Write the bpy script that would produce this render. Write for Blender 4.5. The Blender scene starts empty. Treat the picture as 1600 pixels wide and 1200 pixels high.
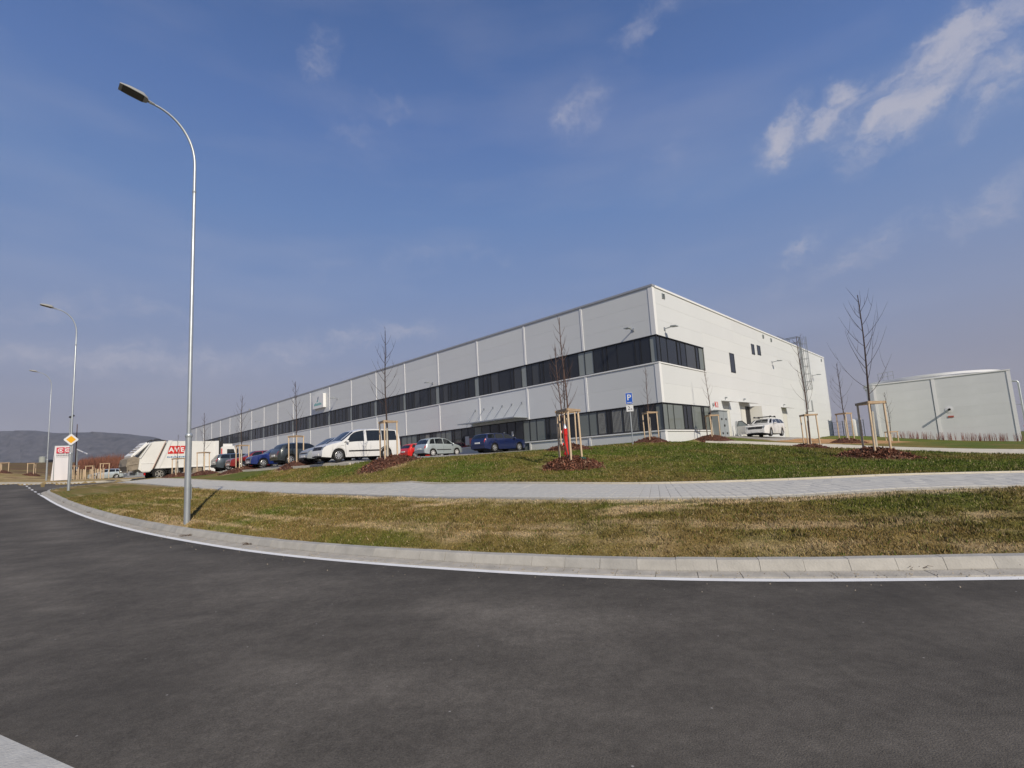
import bpy, bmesh, math, random
import numpy as np
from mathutils import Matrix, Vector

random.seed(7)
rng = np.random.default_rng(7)
scene = bpy.context.scene
COL = scene.collection

# ------------------------------------------------------------------ camera
EYE = 1.55
FPX, CY = 775.0, 623.66          # focal length and optical centre in photo pixels (1600 wide)
PITCH, ROLL = math.radians(6.941), math.radians(-3.246)
cp, sp, cr, sr = math.cos(PITCH), math.sin(PITCH), math.cos(ROLL), math.sin(ROLL)
RC = np.array([[cr, -sr, 0], [sr, cr, 0], [0, 0, 1]]) @ np.array([[1, 0, 0], [0, sp, -cp], [0, cp, sp]])
cam_d = bpy.data.cameras.new('camera')
cam = bpy.data.objects.new('camera', cam_d)
COL.objects.link(cam)
cam.matrix_world = Matrix(((RC[0][0], -RC[1][0], -RC[2][0], 0), (RC[0][1], -RC[1][1], -RC[2][1], 0),
                           (RC[0][2], -RC[1][2], -RC[2][2], EYE), (0, 0, 0, 1)))
cam_d.sensor_width = 36
cam_d.lens = FPX / 1600 * 36
cam_d.shift_y = (CY - 600) / 1600
cam_d.clip_start = 0.1
cam_d.clip_end = 20000
scene.camera = cam

# ------------------------------------------------------------------ sun, sky, exposure
SUN_EL = math.radians(33)
SUN_TO = Vector((0.46 * math.cos(SUN_EL), -0.888 * math.cos(SUN_EL), math.sin(SUN_EL))).normalized()
sun_d = bpy.data.lights.new('sun', 'SUN')
sun_d.energy = 3.9
sun_d.angle = math.radians(0.5)
sun_d.color = (1.0, 0.905, 0.755)
sun = bpy.data.objects.new('sun', sun_d)
COL.objects.link(sun)
sun.rotation_euler = SUN_TO.to_track_quat('Z', 'Y').to_euler()
scene.view_settings.view_transform = 'Standard'
scene.view_settings.look = 'None'
scene.view_settings.gamma = 1
scene.view_settings.use_curve_mapping = False
scene.view_settings.exposure = 0.0
scene.cycles.use_denoising = True
scene.cycles.max_bounces = 6
scene.cycles.transparent_max_bounces = 12
scene.cycles.volume_bounces = 0

def lin(r, g, b):
    f = lambda c: (c / 255 / 12.92) if c / 255 <= 0.04045 else ((c / 255 + 0.055) / 1.055) ** 2.4
    return (f(r), f(g), f(b), 1.0)

def pix_dir(px, py):
    d = RC.T @ np.array([(px - 800) / FPX, (py - CY) / FPX, 1.0])
    return d

world = bpy.data.worlds.new('World')
scene.world = world
world.use_nodes = True
wn, wl = world.node_tree.nodes, world.node_tree.links
wn.clear()
w_out = wn.new('ShaderNodeOutputWorld')
w_bg = wn.new('ShaderNodeBackground')
wl.new(w_bg.outputs[0], w_out.inputs[0])
w_bg.inputs[1].default_value = 1.0
w_sky = wn.new('ShaderNodeTexSky')
w_sky.sky_type = 'NISHITA'
w_sky.sun_disc = False
w_sky.sun_elevation = SUN_EL
w_sky.sun_rotation = math.atan2(SUN_TO.x, SUN_TO.y)
w_tc = wn.new('ShaderNodeTexCoord')
w_sep = wn.new('ShaderNodeSeparateXYZ')
wl.new(w_tc.outputs['Generated'], w_sep.inputs[0])
w_ramp = wn.new('ShaderNodeValToRGB')
wl.new(w_sep.outputs['Z'], w_ramp.inputs[0])
stops = [(0.0, (150, 145, 156)), (0.09, (150, 148, 163)), (0.21, (139, 151, 183)), (0.33, (122, 145, 189)),
         (0.45, (104, 135, 187)), (0.58, (88, 120, 178)), (0.72, (71, 103, 159)), (1.0, (52, 84, 142))]
el = w_ramp.color_ramp.elements
while len(el) < len(stops):
    el.new(0.5)
for e, (p, c) in zip(el, stops):
    e.position = p
    e.color = lin(*c)
def wmath(op, a, b=None, clamp=False):
    n = wn.new('ShaderNodeMath'); n.operation = op; n.use_clamp = clamp
    for i, v in enumerate((a, b)):
        if v is None: continue
        if isinstance(v, (int, float)): n.inputs[i].default_value = v
        else: wl.new(v, n.inputs[i])
    return n.outputs[0]
w_sc = wn.new('ShaderNodeMix'); w_sc.data_type = 'RGBA'; w_sc.blend_type = 'MULTIPLY'
w_sc.inputs[0].default_value = 1.0
wl.new(w_sky.outputs[0], w_sc.inputs[6]); w_sc.inputs[7].default_value = (0.05, 0.05, 0.05, 1)
w_mix = wn.new('ShaderNodeMix'); w_mix.data_type = 'RGBA'
w_mix.inputs[0].default_value = 0.9
wl.new(w_sc.outputs[2], w_mix.inputs[6]); wl.new(w_ramp.outputs[0], w_mix.inputs[7])
# clouds: soft ellipsoids on the sky sphere, torn up by noise
w_noise = wn.new('ShaderNodeTexNoise'); w_noise.inputs['Scale'].default_value = 9; w_noise.inputs['Detail'].default_value = 7
w_noise.inputs['Roughness'].default_value = 0.62
wl.new(w_tc.outputs['Generated'], w_noise.inputs['Vector'])
w_off = wn.new('ShaderNodeVectorMath'); w_off.operation = 'MULTIPLY_ADD'
w_off.inputs[1].default_value = (0.12, 0.12, 0.12); 
wl.new(w_noise.outputs['Color'], w_off.inputs[0]); wl.new(w_tc.outputs['Generated'], w_off.inputs[2])
w_sub = wn.new('ShaderNodeVectorMath'); w_sub.operation = 'SUBTRACT'; w_sub.inputs[1].default_value = (0.06, 0.06, 0.06)
wl.new(w_off.outputs[0], w_sub.inputs[0])
cloud_sum = None
CLOUDS = [  # pixel centre, pixel half axes, tilt (deg, up to the right), strength
    (1470, 100, 150, 42, 33, 1.0), (1370, 150, 70, 28, 28, 0.55), (1305, 163, 45, 24, 28, 0.85), (1222, 210, 46, 26, 42, 0.9), (1560, 125, 70, 40, 45, 0.6),
    (497, 92, 26, 44, -18, 0.36), (600, 165, 24, 34, -15, 0.26), (903, 178, 42, 26, 30, 0.45), (1010, 40, 60, 22, 38, 0.4), (1250, 390, 44, 18, 5, 0.6),
    (560, 210, 80, 30, -35, 0.18), (1420, 365, 190, 26, 10, 0.4), (230, 560, 200, 24, 3, 0.5), (470, 553, 70, 14, 0, 0.5), (560, 530, 150, 20, 10, 0.4), (120, 480, 200, 22, 4, 0.3), (640, 410, 260, 22, 6, 0.12), (1040, 250, 30, 60, 0, 0.12)]
for (px, py, a, b, tilt, st) in CLOUDS:
    d = pix_dir(px, py); n = np.linalg.norm(d); d = d / n
    right = np.cross(d, [0, 0, 1]); right /= np.linalg.norm(right); up = np.cross(right, d)
    t = math.radians(tilt) - ROLL * 0
    ax = right * math.cos(t) + up * math.sin(t); bx = np.cross(ax, d); 
    rot = Matrix((ax, d, np.cross(ax, d))).transposed()
    mp = wn.new('ShaderNodeMapping'); mp.vector_type = 'TEXTURE'
    mp.inputs['Location'].default_value = tuple(d)
    mp.inputs['Rotation'].default_value = rot.to_euler('XYZ')
    k = n * FPX
    mp.inputs['Scale'].default_value = (1.75 * a / k, 0.5, 1.9 * b / k)
    wl.new(w_sub.outputs[0], mp.inputs['Vector'])
    ln = wn.new('ShaderNodeVectorMath'); ln.operation = 'LENGTH'; wl.new(mp.outputs[0], ln.inputs[0])
    mr = wn.new('ShaderNodeMapRange'); mr.interpolation_type = 'SMOOTHSTEP'
    mr.inputs[1].default_value = 0.95; mr.inputs[2].default_value = 0.15; mr.inputs[3].default_value = 0.0; mr.inputs[4].default_value = st
    wl.new(ln.outputs['Value'], mr.inputs[0])
    cloud_sum = mr.outputs[0] if cloud_sum is None else wmath('MAXIMUM', cloud_sum, mr.outputs[0])
# broad, barely visible veils
w_veil_map = wn.new('ShaderNodeMapping'); w_veil_map.inputs['Scale'].default_value = (1.6, 1.6, 7.0); w_veil_map.inputs['Rotation'].default_value = (0.12, 0.08, 0)
wl.new(w_tc.outputs['Generated'], w_veil_map.inputs[0])
w_veil = wn.new('ShaderNodeTexNoise'); w_veil.inputs['Scale'].default_value = 1.8; w_veil.inputs['Detail'].default_value = 6
wl.new(w_veil_map.outputs[0], w_veil.inputs['Vector'])
w_vr = wn.new('ShaderNodeMapRange'); w_vr.inputs[1].default_value = 0.45; w_vr.inputs[2].default_value = 0.75; w_vr.inputs[3].default_value = 0.0; w_vr.inputs[4].default_value = 0.15
wl.new(w_veil.outputs['Fac'], w_vr.inputs[0])
w_n2m = wn.new('ShaderNodeMapping'); w_n2m.inputs['Rotation'].default_value = (0.0, 0.5, 0.0); w_n2m.inputs['Scale'].default_value = (0.7, 0.7, 1.3)
wl.new(w_sub.outputs[0], w_n2m.inputs[0])
w_n2 = wn.new('ShaderNodeTexNoise'); w_n2.inputs['Scale'].default_value = 21; w_n2.inputs['Detail'].default_value = 9; w_n2.inputs['Roughness'].default_value = 0.6
wl.new(w_n2m.outputs[0], w_n2.inputs['Vector'])
w_nn = wmath('MULTIPLY', wmath('SUBTRACT', w_n2.outputs['Fac'], 0.5), 3.4)
w_dens = wmath('ADD', wmath('MULTIPLY', cloud_sum, 1.05), wmath('MULTIPLY', w_nn, wmath('POWER', cloud_sum, 0.6)))
w_nr = wn.new('ShaderNodeMapRange'); w_nr.interpolation_type = 'SMOOTHSTEP'
w_nr.inputs[1].default_value = 0.02; w_nr.inputs[2].default_value = 1.35; w_nr.inputs[3].default_value = 0.0; w_nr.inputs[4].default_value = 0.86
wl.new(w_dens, w_nr.inputs[0])
cl = wmath('ADD', w_nr.outputs[0], w_vr.outputs[0], True)
w_cm = wn.new('ShaderNodeMix'); w_cm.data_type = 'RGBA'
wl.new(wmath('MULTIPLY', cl, 0.8), w_cm.inputs[0]); wl.new(w_mix.outputs[2], w_cm.inputs[6]); w_cm.inputs[7].default_value = lin(192, 190, 200)
wl.new(w_cm.outputs[2], w_bg.inputs[0])

# ------------------------------------------------------------------ lie of the land
def road_z(x, y):
    u = (-np.asarray(x, float) + np.asarray(y, float)) / math.sqrt(2)
    u = np.maximum(u, 0)
    return np.where(u < 64, .00047 * u * u, .00047 * 64 * 64 + (u - 64) * .05)

def at_depth(px, py, depth):
    """world point seen at photo pixel px, py at the forward distance depth"""
    d = pix_dir(px, py)
    t = depth / d[1]
    return np.array([d[0] * t, depth, EYE + d[2] * t])

def on_road(px, py):
    d = pix_dir(px, py)
    lo, hi = 0.5, 400.0
    f = lambda t: EYE + d[2] * t - float(road_z(d[0] * t, d[1] * t))
    for t in np.linspace(0.5, 400, 3000):
        if f(t) < 0:
            hi = t; break
        lo = t
    for _ in range(40):
        m = (lo + hi) / 2
        if f(m) > 0: lo = m
        else: hi = m
    return np.array([d[0] * lo, d[1] * lo, float(road_z(d[0] * lo, d[1] * lo))])

def resample(pts, step):
    pts = np.asarray(pts, float)
    for _ in range(0): pass
    # Catmull-Rom through the points, then even spacing
    P = np.vstack([2 * pts[0] - pts[1], pts, 2 * pts[-1] - pts[-2]])
    out = []
    for i in range(1, len(P) - 2):
        for t in np.linspace(0, 1, 40, endpoint=False):
            a, b, c, d = P[i - 1], P[i], P[i + 1], P[i + 2]
            out.append(0.5 * (2 * b + (c - a) * t + (2 * a - 5 * b + 4 * c - d) * t * t + (3 * b - a - 3 * c + d) * t ** 3))
    out.append(pts[-1])
    out = np.array(out)
    s = np.concatenate([[0], np.cumsum(np.linalg.norm(np.diff(out, axis=0), axis=1))])
    n = max(2, int(round(s[-1] / step)) + 1)
    q = np.linspace(0, s[-1], n)
    return np.stack([np.interp(q, s, out[:, k]) for k in range(out.shape[1])], 1)

def smooth_line(p, n):
    p = p.copy()
    for _ in range(n):
        p[1:-1] = 0.25 * p[:-2] + 0.5 * p[1:-1] + 0.25 * p[2:]
    return p

# outer edge of the white edge line = where the road meets the gutter stones
EDGE_PX = [(1600, 900), (1400, 904.5), (1200, 906), (1100, 905.5), (950, 901.5), (820, 894.5), (700, 887), (550, 876.5), (400, 861), (325, 849), (250, 836), (187, 821.5), (150, 811), (112, 797), (87, 785.5), (70, 775.5)]
edge_raw = np.array([on_road(*p)[:2] for p in EDGE_PX])
# carry the curve on to the right, beyond the frame
d0 = edge_raw[0] - edge_raw[2]; a0 = math.atan2(d0[1], d0[0])
ext = []
q = edge_raw[0].copy()
for i in range(14):
    a0 -= 0.035
    q = q + 1.6 * np.array([math.cos(a0), math.sin(a0)])
    ext.append(q.copy())
edge_raw = np.vstack([np.array(ext[::-1]), edge_raw])
edge_line = smooth_line(resample(edge_raw, 0.5), 6)      # from right to left
# the tight corner into the side road (kerb foot)
LEG = [(-31.6, 33.3), (-33.0, 34.7), (-34.0, 36.0), (-34.6, 37.6), (-34.8, 39.6), (-34.4, 41.8), (-33.2, 44.2), (-31.4, 46.4), (-29.2, 48.6)]
kerb_line = smooth_line(resample(np.vstack([edge_line[:-2:4], edge_line[-3:-2], np.array(LEG)]), 0.5), 4)
FAR_EDGE = [(-75, 49.5), (-60, 47.5), (-47.0, 45.6), (-41.5, 44.4), (-38.6, 45.0), (-36.6, 47.0), (-34.6, 49.4), (-32.4, 51.8)]

# ground heights: seen pixel + distance -> point; the rest is a thin-plate surface through them
CTRL_PX = [
    # front edge and back edge of the pavement
    (1400, 766.5, 9.0), (1200, 779, 9.2), (1000, 783.5, 9.5), (800, 781, 10.8), (620, 777, 13.5),
    (1400, 744.5, 11.6), (1257, 751.5, 11.6), (1000, 757.5, 12.3), (860, 758.3, 13.2), (620, 759, 16.8), 
    # verge
    (292, 815, 13.6), (107, 765, 32), (1000, 815, 7.9), (1300, 810, 7.6),
    # bank and trees
    (893, 728, 18), (1370, 714, 18), (1268, 703, 28), (1325, 692, 34), (886, 716, 20.5), (888, 704, 25), (740, 712, 26), (660, 720, 27), (800, 708, 27),
    (1200, 697, 25), (1450, 725, 15.5), (1130, 700, 24), (1040, 695, 28), (605, 723, 23.5), (640, 745, 19), (1000, 740, 15.5), (1200, 730, 16),
    # car parks
    (523, 723, 28), (605, 722, 28.5), (440, 730, 36), (395, 735, 36.5), (345, 738, 43), (245, 745.5, 44.7), (375, 733, 50), (500, 727, 30.5), (680, 713.5, 43), (778, 706.5, 39.5), (640, 717, 48),
    (1200, 683.5, 40), (1113, 684, 36), (1020, 690.5, 31.5), (960, 696.5, 34.5), (870, 702, 37.5),
    # right
    (1600, 712, 24), (1600, 702, 26), (1300, 700, 30), (1300, 696, 31), (1110, 692, 33.5), (1260, 690, 36), (1340, 687, 38), (1393, 697, 44), (1475, 688, 55), (1597, 690, 51), (1340, 682, 60), (1303, 681, 64),
    # left
    (72, 753, 53.7), (20, 740, 62), (100, 742, 70), (10, 728, 95), (110, 727, 110), (190, 733, 90), (30, 723, 240), (180, 723, 240), (165, 749, 70), (140, 750, 56),
]
ctrl = [at_depth(*c) for c in CTRL_PX]
# the pavement where it climbs beside the car park: front and back edge, then the car park kerb
SW_LEFT = [(-4.75, 15.0, .73), (-6.5, 16.8, .74), (-8.3, 18.5, .76), (-10.0, 20.2, .78), (-11.7, 21.9, .81), (-13.4, 23.5, .85), (-15.2, 25.2, .89), (-17.0, 26.9, .94), (-18.7, 28.6, 1.0), (-20.6, 30.2, 1.07), (-22.4, 31.8, 1.15), (-24.2, 33.3, 1.24), (-26.2, 34.9, 1.33), (-28.6, 36.8, 1.42), (-31.0, 38.8, 1.5)]
for x, y, z in SW_LEFT:
    ctrl.append((x, y, z)); ctrl.append((x + 1.83, y + 1.85, z + .13))
for Y_ in np.arange(8.4, 34, 2.0):
    x, y = 9.928 + .696 * -17.8 - .718 * Y_, 32.714 + .718 * -17.8 + .696 * Y_
    ctrl.append((x, y, float(at_depth(800 + 775 * x / y, np.interp(800 + 775 * x / y, [250, 300, 345, 395, 460, 515, 560], [745, 742, 738.5, 735.5, 730.5, 727, 724.5]), y)[2])))
for x, y in kerb_line[::6]:
    ctrl.append((x, y, float(road_z(x, y)) + .15))
for x, y in FAR_EDGE[1:]:
    ctrl.append((x, y, float(road_z(x, y)) + .12))
for x, y, z in [(40, 30, .4), (70, 60, .3), (60, 10, .4), (120, 120, .5), (40, 90, 1.0), (150, 20, .5), (0, 110, 2.3), (60, 160, 1.5), (-60, 150, 5.0), (0, 220, 3.5), (120, 240, 2), (-30, 90, 2.4), (-64, 100, 3.2),
                (-150, 60, 7), (-140, 140, 8.5), (-220, 240, 14), (25, 50, 2.19), (35, 62, 2.15), (-10, 53, 2.19), (-40, 83, 2.2), (-75, 118, 3.2)]:
    ctrl.append((x, y, z))
ctrl = np.array(ctrl, float)
def tps_phi(d2):
    return np.where(d2 > 1e-12, d2 * np.log(d2 + 1e-12), 0.0)
_n = len(ctrl)
_d2 = ((ctrl[:, None, :2] - ctrl[None, :, :2]) ** 2).sum(-1)
_A = np.zeros((_n + 3, _n + 3))
_A[:_n, :_n] = tps_phi(_d2) + np.eye(_n) * 1.5
_A[:_n, _n] = 1; _A[:_n, _n + 1:] = ctrl[:, :2]
_A[_n, :_n] = 1; _A[_n + 1:, :_n] = ctrl[:, :2].T
_w = np.linalg.solve(_A, np.concatenate([ctrl[:, 2], np.zeros(3)]))
def ground_z(x, y):
    x = np.asarray(x, float); y = np.asarray(y, float)
    sh = x.shape; x = x.ravel(); y = y.ravel()
    out = np.empty(x.shape)
    R_ = np.hypot(x, y); k = np.minimum(1, 260 / np.maximum(R_, 1e-6))
    xx, yy = x * k, y * k
    for i in range(0, len(x), 20000):
        s_ = slice(i, i + 20000)
        d2 = (xx[s_, None] - ctrl[None, :, 0]) ** 2 + (yy[s_, None] - ctrl[None, :, 1]) ** 2
        out[s_] = tps_phi(d2) @ _w[:_n] + _w[_n] + _w[_n + 1] * xx[s_] + _w[_n + 2] * yy[s_]
    return out.reshape(sh)
def gz(x, y):
    return float(ground_z(np.array([x]), np.array([y]))[0])
def spot(px, depth):
    """ground point in photo column px at the forward distance depth"""
    py = 700.0
    for _ in range(6):
        p = at_depth(px, py, depth)
        z = gz(p[0], p[1])
        c = RC @ (np.array([p[0], depth, z]) - [0, 0, EYE])
        py = CY + FPX * c[1] / c[2]
        ex = 800 + FPX * c[0] / c[2] - px
    d = pix_dir(px, py)
    t = depth / d[1]
    return np.array([d[0] * t, depth, gz(d[0] * t, depth)])

# ------------------------------------------------------------------ helpers
class MB:
    """collects faces, links them as ONE mesh object"""
    def __init__(s): s.v = []; s.f = []; s.m = []
    def add(s, vs, fs, m=0):
        b = len(s.v); s.v += [tuple(map(float, p)) for p in vs]
        s.f += [tuple(b + i for i in f) for f in fs]; s.m += [m] * len(fs); return s
    def box(s, lo, hi, m=0, M=None):
        (x0, y0, z0), (x1, y1, z1) = lo, hi
        vs = [(x0, y0, z0), (x1, y0, z0), (x1, y1, z0), (x0, y1, z0), (x0, y0, z1), (x1, y0, z1), (x1, y1, z1), (x0, y1, z1)]
        if M is not None: vs = [tuple(M @ Vector(p)) for p in vs]
        return s.add(vs, [(3, 2, 1, 0), (4, 5, 6, 7), (0, 1, 5, 4), (1, 2, 6, 5), (2, 3, 7, 6), (3, 0, 4, 7)], m)
    def bar(s, a, b, w, h=None, m=0):
        a, b = Vector(a), Vector(b); d = b - a; L = d.length; h = h or w
        q = d.to_track_quat('Z', 'Y').to_matrix().to_4x4()
        return s.box((-w / 2, -h / 2, 0), (w / 2, h / 2, L), m, Matrix.Translation(a) @ q)
    def tube(s, path, rad, n=8, m=0, cap=True):
        path = [Vector(p) for p in path]; k = len(path)
        if not hasattr(rad, '__len__'): rad = [rad] * k
        vs = []; ref = None
        for i, p in enumerate(path):
            d = (path[min(i + 1, k - 1)] - path[max(i - 1, 0)]).normalized()
            if ref is None: ref = Vector((1, 0, 0)) if abs(d.x) < .8 else Vector((0, 1, 0))
            a = (ref - d * ref.dot(d)).normalized(); b = d.cross(a); ref = a
            for j in range(n):
                t = 2 * math.pi * j / n
                vs.append(p + (a * math.cos(t) + b * math.sin(t)) * rad[i])
        fs = [(i * n + j, i * n + (j + 1) % n, (i + 1) * n + (j + 1) % n, (i + 1) * n + j) for i in range(k - 1) for j in range(n)]
        if cap: fs += [tuple(range(n - 1, -1, -1)), tuple((k - 1) * n + j for j in range(n))]
        return s.add(vs, fs, m)
    def lathe(s, prof, n=16, M=None, m=0):
        """prof: (radius, height) list turned round Z"""
        vs = [(r * math.cos(2 * math.pi * j / n), r * math.sin(2 * math.pi * j / n), z) for r, z in prof for j in range(n)]
        if M is not None: vs = [tuple(M @ Vector(p)) for p in vs]
        fs = [(i * n + j, i * n + (j + 1) % n, (i + 1) * n + (j + 1) % n, (i + 1) * n + j) for i in range(len(prof) - 1) for j in range(n)]
        return s.add(vs, fs, m)
    def prism(s, poly, y0, y1, m=0, axis='y', M=None):
        """poly in the plane across the axis, drawn out from y0 to y1"""
        n = len(poly)
        def pt(p, y): return {'y': (p[0], y, p[1]), 'x': (y, p[0], p[1]), 'z': (p[0], p[1], y)}[axis]
        vs = [pt(p, y0) for p in poly] + [pt(p, y1) for p in poly]
        if M is not None: vs = [tuple(M @ Vector(p)) for p in vs]
        fs = [tuple(range(n)), tuple(range(2 * n - 1, n - 1, -1))] + [(i, i + n, (i + 1) % n + n, (i + 1) % n) for i in range(n)]
        return s.add(vs, fs, m)
    def mesh(s, name, mats, smooth=None):
        me = bpy.data.meshes.new(name)
        me.from_pydata(s.v, [], s.f)
        for mm in (mats if isinstance(mats, (list, tuple)) else [mats]): me.materials.append(mm)
        if any(s.m): me.polygons.foreach_set('material_index', s.m)
        bm = bmesh.new(); bm.from_mesh(me); bmesh.ops.recalc_face_normals(bm, faces=bm.faces); bm.to_mesh(me); bm.free()
        if smooth:
            me.polygons.foreach_set('use_smooth', [True] * len(me.polygons))
            me.set_sharp_from_angle(angle=math.radians(smooth))
        me.update(); return me
    def build(s, name, mats, parent=None, smooth=None, **props):
        return link(name, s.mesh(name, mats, smooth), parent, **props)

def link(name, data, parent=None, loc=None, rot=None, **props):
    o = bpy.data.objects.new(name, data); COL.objects.link(o)
    if parent is not None: o.parent = parent
    if loc is not None: o.location = loc
    if rot is not None: o.rotation_euler = rot
    for k, v in props.items():
        if v: o[k] = v
    return o
def thing(name, label, cat, loc=(0, 0, 0), rz=0.0, group=None, rot=None, kind=None):
    return link(name, None, None, loc, rot or (0, 0, rz), label=label, category=cat, group=group, kind=kind)
def copy_tree(o, parent=None):
    c = o.copy(); COL.objects.link(c); c.parent = parent
    for ch in kids[o.name] if o.name in kids else list(o.children): copy_tree(ch, c)
    return c
kids = {}

def vnoise(x, y, seed=0):
    """value noise on a lattice, -1..1"""
    x = np.asarray(x, float); y = np.asarray(y, float)
    xi, yi = np.floor(x).astype(np.int64), np.floor(y).astype(np.int64); fx, fy = x - xi, y - yi
    fx = fx * fx * (3 - 2 * fx); fy = fy * fy * (3 - 2 * fy)
    def h(a, b):
        n = (a * 374761393 + b * 668265263 + seed * 69069 + 12345) & 0x7fffffff
        n = (n ^ (n >> 13)) * 1274126177 & 0x7fffffff
        return ((n ^ (n >> 16)) & 0xffff) / 32767.5 - 1
    return (h(xi, yi) * (1 - fx) + h(xi + 1, yi) * fx) * (1 - fy) + (h(xi, yi + 1) * (1 - fx) + h(xi + 1, yi + 1) * fx) * fy
def fbm(x, y, seed=0, o=4):
    s_, a = 0, 0.5
    for k in range(o): s_ = s_ + a * vnoise(x * 2 ** k, y * 2 ** k, seed + k); a *= .5
    return s_

# ------------------------------------------------------------------ materials
def _tree(name):
    m = bpy.data.materials.new(name); m.use_nodes = True
    return m, m.node_tree.nodes, m.node_tree.links, m.node_tree.nodes['Principled BSDF']
def M(name, col, rough=.6, metal=0.0, var=0.0, vscale=4.0, bump=0.0, bscale=60.0, spec=.5, coat=0.0, emit=None):
    m, n, l, b = _tree(name)
    c = col if len(col) == 4 else (*col, 1)
    b.inputs['Base Color'].default_value = c; b.inputs['Roughness'].default_value = rough
    b.inputs['Metallic'].default_value = metal; b.inputs['Specular IOR Level'].default_value = spec
    if coat: b.inputs['Coat Weight'].default_value = coat; b.inputs['Coat Roughness'].default_value = .05
    tc = n.new('ShaderNodeTexCoord')
    if var:
        t = n.new('ShaderNodeTexNoise'); t.inputs['Scale'].default_value = vscale; t.inputs['Detail'].default_value = 5; t.inputs['Roughness'].default_value = .6
        l.new(tc.outputs['Object'], t.inputs['Vector'])
        mr = n.new('ShaderNodeMapRange'); mr.inputs[1].default_value = .25; mr.inputs[2].default_value = .75
        mr.inputs[3].default_value = 1 - var; mr.inputs[4].default_value = 1 + var; l.new(t.outputs['Fac'], mr.inputs[0])
        mx = n.new('ShaderNodeMix'); mx.data_type = 'RGBA'; mx.blend_type = 'MULTIPLY'; mx.inputs[0].default_value = 1
        mx.inputs[6].default_value = c; l.new(mr.outputs[0], mx.inputs[7]); l.new(mx.outputs[2], b.inputs['Base Color'])
    if bump:
        t2 = n.new('ShaderNodeTexNoise'); t2.inputs['Scale'].default_value = bscale; t2.inputs['Detail'].default_value = 4
        l.new(tc.outputs['Object'], t2.inputs['Vector'])
        bp = n.new('ShaderNodeBump'); bp.inputs['Strength'].default_value = bump; bp.inputs['Distance'].default_value = .02
        l.new(t2.outputs['Fac'], bp.inputs['Height']); l.new(bp.outputs[0], b.inputs['Normal'])
    return m

def attr_mat(name, attr, rough=.9, fine=.35, fscale=40, bump=.6, bscale=60, spec=.2):
    """colour comes from a point colour attribute, broken up by fine grain"""
    m, n, l, b = _tree(name)
    a = n.new('ShaderNodeAttribute'); a.attribute_name = attr
    tc = n.new('ShaderNodeTexCoord')
    t = n.new('ShaderNodeTexNoise'); t.inputs['Scale'].default_value = fscale; t.inputs['Detail'].default_value = 6; t.inputs['Roughness'].default_value = .7
    l.new(tc.outputs['Object'], t.inputs['Vector'])
    mr = n.new('ShaderNodeMapRange'); mr.inputs[1].default_value = .3; mr.inputs[2].default_value = .7; mr.inputs[3].default_value = 1 - fine; mr.inputs[4].default_value = 1 + fine
    l.new(t.outputs['Fac'], mr.inputs[0])
    mx = n.new('ShaderNodeMix'); mx.data_type = 'RGBA'; mx.blend_type = 'MULTIPLY'; mx.inputs[0].default_value = 1
    l.new(a.outputs['Color'], mx.inputs[6]); l.new(mr.outputs[0], mx.inputs[7]); l.new(mx.outputs[2], b.inputs['Base Color'])
    b.inputs['Roughness'].default_value = rough; b.inputs['Specular IOR Level'].default_value = spec
    if bump:
        bp = n.new('ShaderNodeBump'); bp.inputs['Strength'].default_value = bump; bp.inputs['Distance'].default_value = .03
        l.new(t.outputs['Fac'], bp.inputs['Height']); l.new(bp.outputs[0], b.inputs['Normal'])
    return m

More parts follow.
